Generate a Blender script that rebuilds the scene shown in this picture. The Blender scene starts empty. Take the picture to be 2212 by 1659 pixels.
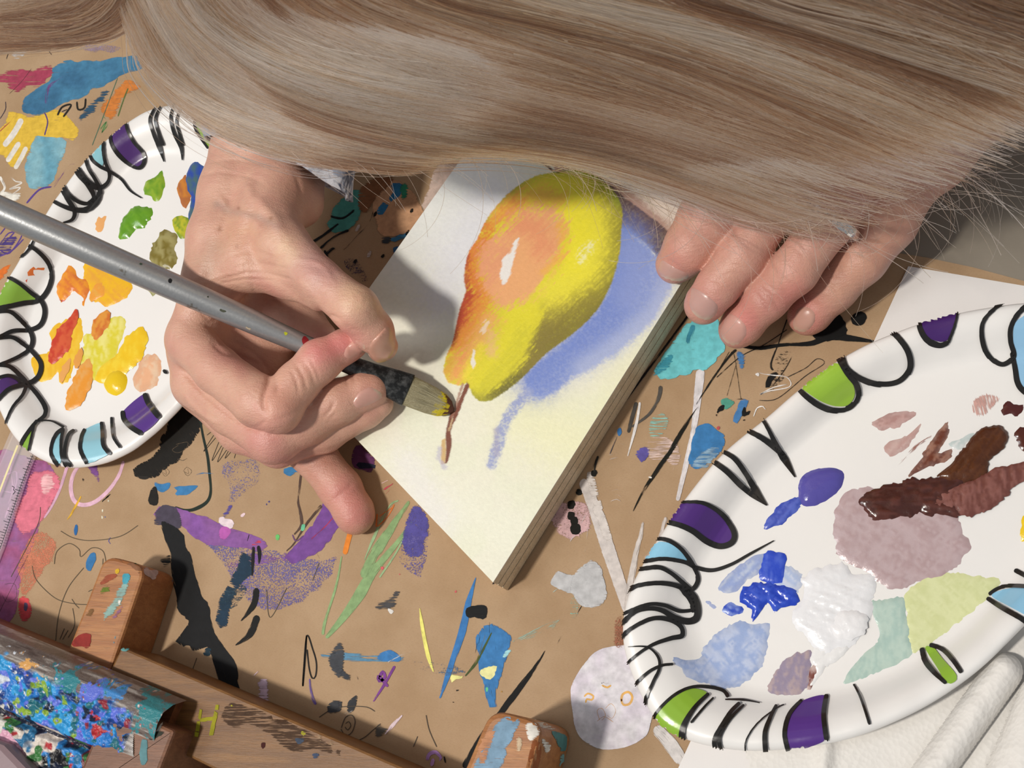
import bpy, bmesh, math, random
import numpy as np
from mathutils import Vector, Matrix
from mathutils.geometry import delaunay_2d_cdt
from mathutils.bvhtree import BVHTree
random.seed(7); np.random.seed(7)
SC = bpy.context.scene
COL = SC.collection
MM = 0.001

# ---------------------------------------------------------------- camera
W, H, F = 2212.0, 1659.0, 2600.0
NAD = (800.0, 900.0)                     # where straight down lies from the picture's centre, px
DIST = 560.0                             # mm from the lens to the table along the axis
n_ = Vector((NAD[0], -NAD[1], -F)).normalized()
q_ = Vector((0, 0, -1)).rotation_difference(n_)
M_ = q_.to_matrix().inverted()           # camera -> world
CAMP = -(M_ @ Vector((0, 0, -1))) * DIST
cam = bpy.data.cameras.new('camera'); camo = bpy.data.objects.new('camera', cam); COL.objects.link(camo)
camo.matrix_world = Matrix.Translation(CAMP * MM) @ M_.to_4x4()
cam.sensor_width = 36; cam.lens = 36 * F / W; cam.clip_start = 0.01; cam.clip_end = 20
cam.dof.use_dof = True; cam.dof.focus_distance = 0.535; cam.dof.aperture_fstop = 46
SC.camera = camo
MN = np.array(M_); CP = np.array(CAMP)

# ---------------------------------------------------------------- light and exposure
wd = bpy.data.worlds.new('room_light'); SC.world = wd; wd.use_nodes = True
wd.node_tree.nodes['Background'].inputs[0].default_value = (0.92, 0.95, 1.0, 1)
wd.node_tree.nodes['Background'].inputs[1].default_value = 0.34
def area(name, loc, target, size, power, color):
    l = bpy.data.lights.new(name, 'AREA'); l.shape = 'DISK'; l.size = size; l.energy = power; l.color = color
    o = bpy.data.objects.new(name, l); COL.objects.link(o); o.location = loc
    o.rotation_euler = (Vector(target) - Vector(loc)).to_track_quat('-Z', 'Y').to_euler(); return o
area('ceiling_lamp', (-0.62, -0.50, 1.75), (0, 0, 0), 0.15, 31.0, (1.0, 0.93, 0.84))
area('added_fill_light', (-1.3, -0.3, 1.9), (0, 0, 0), 0.7, 11.0, (0.95, 0.97, 1.0))  # soft fill added to brighten the whole scene, not a lamp of the room
SC.view_settings.view_transform = 'Standard'; SC.view_settings.look = 'None'
SC.view_settings.gamma = 1; SC.view_settings.use_curve_mapping = False
SC.view_settings.exposure = -0.30
SC.cycles.transparent_max_bounces = 24
SC.cycles.use_denoising = True

# ---------------------------------------------------------------- pixels <-> space (mm)
def rays(px, py):
    px = np.asarray(px, float); py = np.asarray(py, float)
    d = np.stack([(px - W / 2) / F, -(py - H / 2) / F, -np.ones_like(px)], -1)
    return d @ MN.T
def up(px, py, z=0.0):
    d = rays(px, py); t = (np.asarray(z, float) - CP[2]) / d[..., 2]
    return CP + d * t[..., None]
def proj(P):
    c = (np.asarray(P, float) - CP) @ MN
    return np.stack([W / 2 + F * c[..., 0] / -c[..., 2], H / 2 - F * c[..., 1] / -c[..., 2]], -1)
def scale_at(px, py, z):                 # px per mm
    p = up(px, py, z); c = (p - CP) @ MN
    return F / -c[..., 2]

def srgb(c):
    if isinstance(c, str):
        c = tuple(int(c[i:i + 2], 16) for i in (0, 2, 4))
    a = np.array(c[:3], float) / 255.0
    return np.where(a <= 0.04045, a / 12.92, ((a + 0.055) / 1.055) ** 2.4)

# ---------------------------------------------------------------- numpy noise
def _h(ix, iy, s):
    v = np.sin(ix * 127.1 + iy * 311.7 + s * 74.7) * 43758.5453
    return v - np.floor(v)
def vnoise(x, y, s=0):
    ix = np.floor(x); iy = np.floor(y); fx = x - ix; fy = y - iy
    fx = fx * fx * (3 - 2 * fx); fy = fy * fy * (3 - 2 * fy)
    a = _h(ix, iy, s); b = _h(ix + 1, iy, s); c = _h(ix, iy + 1, s); d = _h(ix + 1, iy + 1, s)
    return (a * (1 - fx) + b * fx) * (1 - fy) + (c * (1 - fx) + d * fx) * fy
def fbm(x, y, s=0, o=4):
    r = 0; a = 0.5; t = 0
    for k in range(o):
        r = r + a * vnoise(x * 2 ** k, y * 2 ** k, s + k * 3.1); t += a; a *= 0.55
    return r / t
def seg_dist(X, Y, pts, closed=False):
    pts = np.asarray(pts, float); n = len(pts); d2 = np.full(X.shape, 1e18)
    for i in range(n if closed else n - 1):
        a = pts[i]; b = pts[(i + 1) % n]; e = b - a; L = max(e @ e, 1e-9)
        t = np.clip(((X - a[0]) * e[0] + (Y - a[1]) * e[1]) / L, 0, 1)
        d2 = np.minimum(d2, (X - a[0] - t * e[0]) ** 2 + (Y - a[1] - t * e[1]) ** 2)
    return np.sqrt(d2)
def inside(X, Y, pts):
    pts = np.asarray(pts, float); c = np.zeros(X.shape, bool); n = len(pts)
    for i in range(n):
        x1, y1 = pts[i]; x2, y2 = pts[(i + 1) % n]
        if y1 == y2: continue
        c ^= ((y1 > Y) != (y2 > Y)) & (X < (x2 - x1) * (Y - y1) / (y2 - y1) + x1)
    return c
def sdist(X, Y, pts):                    # negative inside
    d = seg_dist(X, Y, pts, True); return np.where(inside(X, Y, pts), -d, d)
def smooth(pts, step=5.0, closed=False, extra=None):
    p = np.asarray(pts, float); n = len(p); out = []
    if n < 3 and not closed:
        p = np.vstack([p[0], (p[0] + p[-1]) / 2, p[-1]]); n = 3
    m = n if closed else n - 1
    for i in range(m):
        if closed: a, b, c, d = p[(i - 1) % n], p[i], p[(i + 1) % n], p[(i + 2) % n]
        else: a, b, c, d = p[max(i - 1, 0)], p[i], p[i + 1], p[min(i + 2, n - 1)]
        k = max(1, int(np.hypot(*(c - b)[:2]) / step))
        for j in range(k):
            t = j / k
            out.append(0.5 * ((2 * b) + (-a + c) * t + (2 * a - 5 * b + 4 * c - d) * t * t + (-a + 3 * b - 3 * c + d) * t ** 3))
    if not closed: out.append(p[-1])
    return np.array(out)
def tr(pts, ox, oy, k):                  # from a zoomed crop to the picture
    return [(ox + p[0] * k, oy + p[1] * k) + tuple(p[2:]) for p in pts]
c1 = lambda p: tr(p, 0, 0, 740 / 2192)
c2 = lambda p: tr(p, 0, 500, 740 / 2192)
c3 = lambda p: tr(p, 0, 1000, 740 / 1863)
c4 = lambda p: tr(p, 600, 900, 800 / 1749)
c5 = lambda p: tr(p, 740, 280, 800 / 1843)
c6 = lambda p: tr(p, 1350, 640, 862 / 2167)
c7 = lambda p: tr(p, 1200, 560, 600 / 1185)
c8 = lambda p: tr(p, 1200, 1100, 1012 / 2212)
c9 = lambda p: tr(p, 0, 1200, 500 / 1807)

# ---------------------------------------------------------------- mesh building
def mesh_obj(name, V, Fc, mat, parent=None, cols=None, attrs=None, uv=None, smooth_=True):
    me = bpy.data.meshes.new(name)
    V = np.asarray(V, float) * MM
    if np.isnan(V).any():                # what falls beside the surface is left out
        ok = ~np.isnan(V).any(1); new = np.cumsum(ok) - 1; Fc = [tuple(int(new[i]) for i in f) for f in Fc if all(ok[i] for i in f)]
        V = V[ok]; attrs = {k: (v[ok] if np.ndim(v) else v) for k, v in (attrs or {}).items()}
        if cols is not None and np.ndim(cols) == 2: cols = cols[ok]
        if uv is not None: uv = uv[ok]
    me.from_pydata(V.tolist() if len(V) < 200000 else V, [], Fc if isinstance(Fc, list) else Fc.tolist())
    me.update()
    if smooth_: me.polygons.foreach_set('use_smooth', np.ones(len(me.polygons), bool))
    if cols is not None:
        at = me.color_attributes.new('Col', 'FLOAT_COLOR', 'POINT')
        c = np.ones((len(V), 4)); c[:, :3] = cols; at.data.foreach_set('color', c.ravel())
    for k, v in (attrs or {}).items():
        at = me.attributes.new(k, 'FLOAT', 'POINT'); at.data.foreach_set('value', np.broadcast_to(np.asarray(v, float), (len(V),)).copy())
    if uv is not None:
        at = me.attributes.new('st', 'FLOAT_VECTOR', 'POINT'); u3 = np.zeros((len(V), 3)); u3[:, :2] = uv; at.data.foreach_set('vector', u3.ravel())
    if mat: me.materials.append(mat)
    o = bpy.data.objects.new(name, me); COL.objects.link(o)
    if parent: o.parent = parent
    return o
def tag(o, label=None, cat=None, group=None, kind=None):
    if label: o['label'] = label
    if cat: o['category'] = cat
    if group: o['group'] = group
    if kind: o['kind'] = kind
    return o
def empty(name, label, cat, group=None):
    o = bpy.data.objects.new(name, None); COL.objects.link(o); o.empty_display_size = 0.02
    return tag(o, label, cat, group)

# ---------------------------------------------------------------- materials
class NT:
    def __init__(s, name):
        s.m = bpy.data.materials.new(name); s.m.use_nodes = True; s.t = s.m.node_tree
        s.b = s.t.nodes['Principled BSDF']; s.out = s.t.nodes['Material Output']
    def n(s, typ, **kw):
        x = s.t.nodes.new(typ)
        for k, v in kw.items():
            if k.startswith('i_'):
                k = k[2:]; k = int(k) if k.isdigit() else k.replace('_', ' ')
                if isinstance(v, bpy.types.NodeSocket): s.t.links.new(v, x.inputs[k])
                else: x.inputs[k].default_value = v
            else: setattr(x, k, v)
        return x
    def math(s, op, a, b=0.0, c=0.0, clamp=False):
        x = s.t.nodes.new('ShaderNodeMath'); x.operation = op; x.use_clamp = clamp
        for i, v in enumerate((a, b, c)):
            if isinstance(v, bpy.types.NodeSocket): s.t.links.new(v, x.inputs[i])
            else: x.inputs[i].default_value = v
        return x.outputs[0]
    def mix(s, f, a, b, bt='MIX'):
        x = s.t.nodes.new('ShaderNodeMix'); x.data_type = 'RGBA'; x.blend_type = bt
        for i, v in ((0, f), (6, a), (7, b)):
            if isinstance(v, bpy.types.NodeSocket): s.t.links.new(v, x.inputs[i])
            else: x.inputs[i].default_value = v if i == 0 else tuple(v) + (1,) * (4 - len(v))
        return x.outputs[2]
    def noise(s, scale, detail=3, rough=0.5, vec=None, dist=0.0):
        x = s.n('ShaderNodeTexNoise', i_Scale=scale, i_Detail=detail, i_Roughness=rough, i_Distortion=dist)
        if vec is not None: s.t.links.new(vec, x.inputs['Vector'])
        else: s.t.links.new(s.obj(), x.inputs['Vector'])
        return x.outputs[0]
    def obj(s):
        if not hasattr(s, '_o'): s._o = s.n('ShaderNodeTexCoord').outputs['Object']
        return s._o
    def mapped(s, vec, scale, rot=(0, 0, 0)):
        return s.n('ShaderNodeMapping', i_Vector=vec, i_Scale=scale, i_Rotation=rot).outputs[0]
    def attr(s, name, out='Fac'): return s.n('ShaderNodeAttribute', attribute_name=name).outputs[out]
    def ramp(s, v, stops):
        x = s.n('ShaderNodeValToRGB'); s.t.links.new(v, x.inputs[0]); e = x.color_ramp.elements
        while len(e) < len(stops): e.new(0.5)
        for k, (p, c) in enumerate(stops):
            e[k].position = p; e[k].color = tuple(c) + (1,) if len(c) == 3 else c
        return x.outputs[0]
    def set(s, **kw):
        for k, v in kw.items():
            k = k.replace('_', ' ')
            if isinstance(v, bpy.types.NodeSocket): s.t.links.new(v, s.b.inputs[k])
            else: s.b.inputs[k].default_value = v
        return s
    def bump(s, h, strength=0.3, dist=0.001, nrm=None):
        x = s.n('ShaderNodeBump', i_Height=h, i_Strength=strength, i_Distance=dist)
        if nrm is not None: s.t.links.new(nrm, x.inputs['Normal'])
        return x.outputs[0]

def L(c): return tuple(srgb(c)) + (1,)

def mat_paint_flat():
    """thin dried paint / ink / pencil lying on a sheet: colour per mark, ragged and dry-brushed by noise"""
    t = NT('dried_paint')
    col = t.attr('Col', 'Color'); e = t.attr('edge'); dry = t.attr('dry'); gr = t.attr('grain'); rag = t.attr('rag')
    st = t.attr('st', 'Vector')
    n1 = t.noise(700, 3, 0.6)
    streak = t.noise(1.0, 3, 0.65, t.mapped(st, (0.10, 1.5, 1)))
    speck = t.noise(1500, 4, 0.7)
    d = t.math('ADD', t.math('MULTIPLY', streak, t.math('SUBTRACT', 1.0, gr)), t.math('MULTIPLY', speck, gr))
    big = t.noise(90, 2, 0.5)
    d = t.math('ADD', t.math('MULTIPLY', d, 0.75), t.math('MULTIPLY', big, 0.25))
    th = t.math('MULTIPLY_ADD', dry, 0.36, 0.25)
    fade = t.math('MULTIPLY', t.math('SUBTRACT', 1.0, t.math('MULTIPLY', e, 0.8, clamp=True)), t.math('MULTIPLY_ADD', dry, 0.22, 0.13))
    a1 = t.math('MULTIPLY', t.math('SUBTRACT', d, t.math('ADD', th, fade)), 11.0, clamp=True)
    a1 = t.math('MAXIMUM', a1, t.math('LESS_THAN', rag, 0.11))
    a2 = t.math('MULTIPLY', t.math('SUBTRACT', e, t.math('MULTIPLY', t.math('SUBTRACT', n1, 0.25), rag)), 7.0, clamp=True)
    a2 = t.math('MAXIMUM', a2, t.math('LESS_THAN', rag, 0.01))
    a = t.math('MULTIPLY', t.math('MULTIPLY', a1, a2), t.attr('opac'))
    tone = t.noise(260, 3, 0.6)
    c = t.mix(1.0, col, t.ramp(tone, [(0.3, (.80, .80, .80)), (0.7, (1.12, 1.12, 1.12))]), 'MULTIPLY')
    t.set(Base_Color=c, Roughness=0.68, Specular_IOR_Level=0.22, Alpha=a, Normal=t.bump(d, 0.25, 0.0003))
    return t.m
def mat_ink():
    t = NT('printed_ink'); t.set(Base_Color=t.attr('Col', 'Color'), Roughness=0.28, Coat_Weight=0.3, Coat_Roughness=0.12); return t.m
def mat_wet():
    t = NT('wet_acrylic')
    n = t.noise(350, 3, 0.6); n2 = t.noise(1400, 2)
    t.set(Base_Color=t.attr('Col', 'Color'), Roughness=0.22, Coat_Weight=0.25, Coat_Roughness=0.06, Subsurface_Weight=0.0,
          Normal=t.bump(n2, 0.08, 0.0003, t.bump(n, 0.13, 0.0008)), Alpha=t.math('SUBTRACT', 1.0, t.math('MULTIPLY', t.attr('thin'), t.math('MULTIPLY', t.math('SUBTRACT', 1.25, t.math('MULTIPLY', t.attr('edge'), 0.25, clamp=True)), t.noise(420, 4, 0.7)), clamp=True)))
    return t.m
def mat_kraft():
    t = NT('kraft_paper')
    a = t.noise(30, 4, 0.6); fib = t.noise(1, 4, 0.7, t.mapped(t.obj(), (900, 2200, 900), (0, 0, 0.5))); sp = t.noise(2500, 2)
    c = t.mix(t.ramp(a, [(0.35, (0, 0, 0)), (0.65, (1, 1, 1))]), L('a88a68')[:3], L('b59877')[:3])
    c = t.mix(t.math('MULTIPLY', t.ramp(fib, [(0.5, (0, 0, 0)), (0.75, (1, 1, 1))]), 0.35), c, L('8d6c4a')[:3])
    c = t.mix(t.math('MULTIPLY', t.ramp(sp, [(0.6, (0, 0, 0)), (0.75, (1, 1, 1))]), 0.25), c, L('cfae86')[:3])
    t.set(Base_Color=c, Roughness=0.75, Normal=t.bump(fib, 0.15, 0.0004)); return t.m
def mat_simple(name, col, rough=0.6, nscale=80, amp=0.15, bump=0.1, bscale=900, bd=0.0005, **kw):
    t = NT(name); n = t.noise(nscale, 4, 0.6); b = t.noise(bscale, 3, 0.6)
    c = srgb(col); t.set(Base_Color=t.mix(n, tuple(c * (1 - amp)), tuple(np.minimum(c * (1 + amp), 1))), Roughness=rough, Normal=t.bump(b, bump, bd), **kw); return t.m
def mat_plate():
    t = NT('coated_paper_plate'); b = t.noise(160, 2, 0.5)
    t.set(Base_Color=t.mix(t.noise(20, 2), L('ecebe9')[:3], L('f3f1ee')[:3]), Roughness=0.34, Coat_Weight=0.2, Coat_Roughness=0.2, Normal=t.bump(b, 0.08, 0.001)); return t.m
def mat_wood(name, c1_, c2_, rot, sc=1.0, rough=0.5):
    t = NT(name)
    v = t.mapped(t.obj(), (28 * sc, 420 * sc, 200 * sc), (0, 0, rot))
    g = t.noise(1, 5, 0.65, v, 0.6); f = t.noise(1, 3, 0.6, t.mapped(t.obj(), (150, 2600, 1200), (0, 0, rot)))
    c = t.mix(t.ramp(g, [(0.35, (0, 0, 0)), (0.68, (1, 1, 1))]), L(c1_)[:3], L(c2_)[:3])
    c = t.mix(t.math('MULTIPLY', t.ramp(f, [(0.52, (0, 0, 0)), (0.62, (1, 1, 1))]), 0.45), c, tuple(srgb(c2_) * 0.45))
    t.set(Base_Color=c, Roughness=rough, Normal=t.bump(f, 0.25, 0.0005)); return t.m
def mat_skin():
    t = NT('skin')
    c = t.attr('Col', 'Color')
    m1 = t.noise(110, 4, 0.6); m2 = t.noise(420, 3, 0.6)
    c = t.mix(t.math('MULTIPLY', t.ramp(m1, [(0.42, (0, 0, 0)), (0.66, (1, 1, 1))]), 0.28), c, L('c4847a')[:3])
    c = t.mix(t.math('MULTIPLY', t.ramp(m2, [(0.55, (0, 0, 0)), (0.75, (1, 1, 1))]), 0.16), c, L('b08462')[:3])
    v = t.n('ShaderNodeTexVoronoi', i_Scale=900.0, feature='DISTANCE_TO_EDGE'); t.t.links.new(t.noise_vec(), v.inputs['Vector']) if hasattr(t, 'noise_vec') else t.t.links.new(t.mapped(t.obj(), (1, 1, 1)), v.inputs['Vector'])
    cell = t.ramp(v.outputs[0], [(0.0, (0, 0, 0)), (0.25, (1, 1, 1))])
    wr = t.noise(1, 4, 0.65, t.mapped(t.obj(), (260, 900, 400), (0, 0, 0.9)))
    wm = t.noise(1, 4, 0.7, t.mapped(t.obj(), (700, 2400, 900), (0, 0, 0.9)))
    nb = t.bump(wm, 0.22, 0.0004, t.bump(wr, 0.35, 0.0011, t.bump(cell, 0.18, 0.0003)))
    t.set(Base_Color=c, Roughness=0.38, Specular_IOR_Level=0.5, Subsurface_Weight=0.12, Subsurface_Radius=(1.0, 0.35, 0.2), Subsurface_Scale=0.004, Normal=nb)
    return t.m
def mat_vcol(name, rough=0.6, bump=0.2, bscale=800, bd=0.0005, **kw):
    t = NT(name); c = t.attr('Col', 'Color'); n = t.noise(bscale, 4, 0.65)
    c = t.mix(t.math('MULTIPLY', t.math('ABSOLUTE', t.math('SUBTRACT', n, 0.5)), 0.55), c, (1, 1, 1))
    t.set(Base_Color=c, Roughness=rough, Normal=t.bump(n, bump, bd), **kw); return t.m

FLAT = mat_paint_flat(); INK = mat_ink(); WET = mat_wet(); KRAFT = mat_kraft(); PLATE = mat_plate(); SKIN = mat_skin()

# ---------------------------------------------------------------- marks lying on a surface
def plane_at(z):
    def f(x, y, off): return up(x, y, z + off)
    return f
def on_bvh(bvh, fallback=None):
    def f(x, y, off):
        d = rays(x, y); out = np.zeros((len(x), 3))
        for i in range(len(x)):
            h = bvh.ray_cast(Vector(CP), Vector(d[i]).normalized())
            if h[0] is None: out[i] = np.nan if fallback is None else up(x[i], y[i], fallback)
            else:
                nn = h[1] if h[1].dot(Vector(d[i])) < 0 else -h[1]
                out[i] = np.array(h[0] + nn * off)
        return out
    return f
def bvh_of(o):
    me = o.data; v = np.empty(len(me.vertices) * 3); me.vertices.foreach_get('co', v)
    v = (v.reshape(-1, 3) / MM); return BVHTree.FromPolygons([Vector(a) for a in v], [tuple(p.vertices) for p in me.polygons])
PXMM = 4.7
_lift = [0.04]
def stroke(pts, w, col, surf, parent, dry=0, grain=0.0, rag=0.25, opac=1.0, mat=None, name='paint_mark', lift=None, rnd=True, step=4.0, across=3, label=None):
    """a ribbon along pts; w = width px or list of widths along"""
    p = smooth([q[:2] for q in pts], step)
    if np.isscalar(w): w = [w]
    s = np.concatenate([[0], np.cumsum(np.hypot(*np.diff(p, axis=0).T))]); T = s / max(s[-1], 1e-6)
    ww = np.interp(T, np.linspace(0, 1, len(w)), w) if len(w) > 1 else np.full(len(p), float(w[0]))
    if rnd:
        r = ww / 2; e = np.minimum(s, s[-1] - s) + 0.6
        ww = ww * np.where(e < r, np.sqrt(np.clip(1 - (1 - e / np.maximum(r, 1e-3)) ** 2, 0.02, 1)), 1)
    t = np.gradient(p, axis=0); t /= np.maximum(np.hypot(t[:, 0], t[:, 1]), 1e-6)[:, None]; nn = np.stack([-t[:, 1], t[:, 0]], 1)
    A = np.linspace(-0.5, 0.5, across); P = (p[:, None, :] + nn[:, None, :] * (ww[:, None] * A[None, :])[..., None]).reshape(-1, 2)
    if lift is None: _lift[0] += 0.0014; lift = _lift[0]
    V = surf(P[:, 0], P[:, 1], lift); n = len(p); Fc = []
    for i in range(n - 1):
        for j in range(across - 1):
            a = i * across + j; Fc.append((a, a + 1, a + across + 1, a + across))
    edge = ((0.5 - np.abs(A))[None, :] * ww[:, None]).ravel() / PXMM
    uv = np.stack([np.repeat(s, across) / PXMM + random.random() * 90, (A[None, :] * ww[:, None]).ravel() / PXMM + random.random() * 90], 1)
    o = mesh_obj(name, V, Fc, mat or FLAT, parent, cols=srgb(col), attrs=dict(edge=edge, dry=dry, grain=grain, rag=rag, opac=opac), uv=uv)
    if label: o['label'] = label
    return o
def tri_fill(poly, sp):
    poly = np.asarray(poly); x0, y0 = poly.min(0); x1, y1 = poly.max(0)
    gx, gy = np.meshgrid(np.arange(x0 + sp / 2, x1, sp), np.arange(y0 + sp / 2, y1, sp)); gx = gx.ravel() + (np.random.rand(gx.size) - .5) * sp * .3; gy = gy.ravel() + (np.random.rand(gy.size) - .5) * sp * .3
    m = sdist(gx, gy, poly) < -sp * 0.45
    P = np.vstack([poly, np.stack([gx[m], gy[m]], 1)]); n = len(poly)
    r = delaunay_2d_cdt([Vector(a) for a in P], [(i, (i + 1) % n) for i in range(n)], [], 1, 1e-4)
    return np.array([tuple(v) for v in r[0]]), [tuple(f) for f in r[2]]
def ragged(p, amp):
    s = np.arange(len(p)) * 1.0; sd = random.random() * 99; c = p.mean(0); d = p - c; d /= np.maximum(np.hypot(*d.T), 1e-6)[:, None]
    w = (vnoise(s / 3.1 + sd, s * 0, 1) - .5) * 1.3 + (vnoise(s / 1.1 + sd, s * 0, 2) - .5) * .9
    w *= np.minimum(1, np.minimum(s, s[::-1]) / 3 + .2); return p + d * (w * amp * 2)[:, None]
def fill(pts, col, surf, parent, dry=0, grain=0.0, rag=0.22, opac=1.0, mat=None, name='paint_mark', lift=None, sp=14, jag=0.0, curve=True, ang=0.0, label=None, col2=None, amp=None):
    q0 = np.asarray([q[:2] for q in pts], float); p = smooth(q0, float(np.clip(np.ptp(q0, axis=0).max() / 9, 1.2, 6)), True) if curve else np.asarray(pts, float)
    if jag:
        k = np.arange(len(p)); c = p.mean(0); d = p - c; d /= np.maximum(np.hypot(*d.T), 1e-6)[:, None]
        p = p + d * ((np.random.rand(len(p)) - 0.5) * 2 * jag)[:, None]
    ar = abs(np.sum(p[:, 0] * np.roll(p[:, 1], -1) - p[:, 1] * np.roll(p[:, 0], -1))) / 2; sp = min(sp, max(3.0, math.sqrt(ar) / 5))
    if mat is None: p = ragged(p, min(3.2, .05 * math.sqrt(ar)) if amp is None else amp)
    P, Fc = tri_fill(p, sp)
    if lift is None: _lift[0] += 0.0014; lift = _lift[0]
    V = surf(P[:, 0], P[:, 1], lift); e = seg_dist(P[:, 0], P[:, 1], p, True) / PXMM
    ca, sa = math.cos(ang), math.sin(ang); uv = np.stack([(P[:, 0] * ca + P[:, 1] * sa), (-P[:, 0] * sa + P[:, 1] * ca)], 1) / PXMM + random.random() * 90
    cc = np.broadcast_to(srgb(col), (len(P), 3)).copy()
    if col2 is not None:
        m = np.clip((fbm(P[:, 0] / 35, P[:, 1] / 35, 5) - 0.4) * 4, 0, 1)[:, None]; cc = cc * (1 - m) + srgb(col2) * m
    o = mesh_obj(name, V, Fc, mat or FLAT, parent, cols=cc, attrs=dict(edge=e, dry=dry, grain=grain, rag=rag, opac=opac), uv=uv)
    if label: o['label'] = label
    return o
def dab(pts, col, z0, parent, h=0.8, r=1.2, ridge=0.3, ang=0.0, col2=None, mixs=1.0, thin=0.0, sp=5.0, jag=1.5, name='paint_dab', label=None, surf=None):
    """raised wet paint with brush ridges"""
    p = smooth(pts, 5, True)
    if jag > 1: p = ragged(p, 2.7)
    h *= .72; ridge *= .62
    if jag:
        c = p.mean(0); d = p - c; d /= np.maximum(np.hypot(*d.T), 1e-6)[:, None]; p = p + d * ((np.random.rand(len(p)) - 0.5) * 2 * jag)[:, None]
    P, Fc = tri_fill(p, sp); e = seg_dist(P[:, 0], P[:, 1], p, True) / PXMM
    ca, sa = math.cos(ang), math.sin(ang); u = (P[:, 0] * ca + P[:, 1] * sa) / PXMM; v = (-P[:, 0] * sa + P[:, 1] * ca) / PXMM; sd = random.random() * 50
    rn = fbm(u * 0.12 + sd, v * 1.1 + sd, 2, 3); bl = fbm(u * 0.3 + sd, v * 0.3, 4, 3)
    hh = h * (1 - np.exp(-e / r)) * (1 + ridge * 2.2 * (rn - 0.5) + ridge * 1.2 * (bl - 0.5)) + 0.05 + 0.02 * random.random()
    V = surf(P[:, 0], P[:, 1], 0) if surf else up(P[:, 0], P[:, 1], z0); V = V.copy(); V[:, 2] += np.where(e < 0.01, 0.02, np.maximum(hh, 0.04))
    c = np.broadcast_to(srgb(col), (len(P), 3)).copy()
    if col2 is not None:
        m = np.clip((0.6 * rn + 0.4 * bl - 0.5) * 9 * mixs + 0.35, 0, 1)[:, None]; c = c * (1 - m) + srgb(col2) * m
    o = mesh_obj(name, V, Fc, WET, parent, cols=c, attrs=dict(edge=e, thin=thin))
    if label: o['label'] = label
    return o
# ================================================================ setting and table
def prism(name, poly, z0, z1, mat, parent=None, bevel=0.0, cols=None, step=None, curve=False):
    """px outline taken at height z1, straight sides down to z0"""
    p = smooth(poly, step or 8, True) if curve else np.asarray(poly, float)
    T = up(p[:, 0], p[:, 1], z1); n = len(T)
    if bevel:
        c = T.mean(0); ins = T.copy(); ed = np.roll(T, -1, 0) - np.roll(T, 1, 0); nn = np.stack([-ed[:, 1], ed[:, 0]], 1); nn /= np.maximum(np.hypot(*nn.T), 1e-6)[:, None]
        sgn = np.sign(((c[:2] - T[:, :2]) * nn).sum(1))[:, None]
        ins[:, :2] += nn * sgn * bevel; mid = T.copy(); mid[:, :2] += nn * sgn * bevel * 0.3; mid[:, 2] -= bevel * 0.3; low = T.copy(); low[:, 2] -= bevel
        rings = [ins, mid, low]
    else: rings = [T]
    B = T.copy(); B[:, 2] = z0; rings.append(B)
    V = np.vstack(rings); Fc = [tuple(range(n))]
    for k in range(len(rings) - 1):
        for i in range(n):
            j = (i + 1) % n; Fc.append((k * n + i, (k + 1) * n + i, (k + 1) * n + j, k * n + j))
    Fc.append(tuple(reversed(range((len(rings) - 1) * n, len(rings) * n))))
    o = mesh_obj(name, V, Fc, mat, parent, smooth_=False)
    bm = bmesh.new(); bm.from_mesh(o.data); bmesh.ops.recalc_face_normals(bm, faces=bm.faces); bm.to_mesh(o.data); bm.free()
    if curve:
        for f in o.data.polygons: f.use_smooth = len(f.vertices) == 4
    return o

m_table = mat_simple('grey_laminate', '8f877a', 0.55, 60, 0.07, 0.08)
m_floor = mat_simple('floor_grey', '6f6a64', 0.7)
V = [(-1500, -1500, -750), (1500, -1500, -750), (1500, 1500, -750), (-1500, 1500, -750)]
tag(mesh_obj('floor', V, [(0, 1, 2, 3)], m_floor, smooth_=False), kind='structure')
table = empty('work_table', 'grey laminate work table under the paint-marked brown paper', 'table')
def box(name, lo, hi, mat, parent=None):
    (a, b, c), (d, e, f) = lo, hi
    V = [(a, b, c), (d, b, c), (d, e, c), (a, e, c), (a, b, f), (d, b, f), (d, e, f), (a, e, f)]
    return mesh_obj(name, V, [(0, 3, 2, 1), (4, 5, 6, 7), (0, 1, 5, 4), (1, 2, 6, 5), (2, 3, 7, 6), (3, 0, 4, 7)], mat, parent, smooth_=False)
box('tabletop', (-620, -420, -26), (620, 372, -0.45), m_table, table)
for sx in (-1, 1):
    for sy in (-1, 1): box('leg', (sx * 560 - 22, sy * 340 - 22, -750), (sx * 560 + 22, sy * 340 + 22, -26), m_table, table)

kpx = [(2420, 655), (2212, 607), (2100, 577), (2000, 556), (1930, 545), (1800, 500), (1600, 400), (1300, 250), (900, 60), (500, -120), (0, -200), (-500, -230), (-700, 1900), (600, 2000), (1400, 2000), (2500, 1950)]
KP = empty('kraft_paper', 'brown kraft paper covering the table, marked all over with paint, marker and pencil', 'paper')
prism('sheet', kpx, -0.4, 0.0, KRAFT, KP)
G = plane_at(0.0)
K = lambda pts, col, **k: fill(pts, col, G, KP, **k)
S = lambda pts, w, col, **k: stroke(pts, w, col, G, KP, **k)

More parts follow.
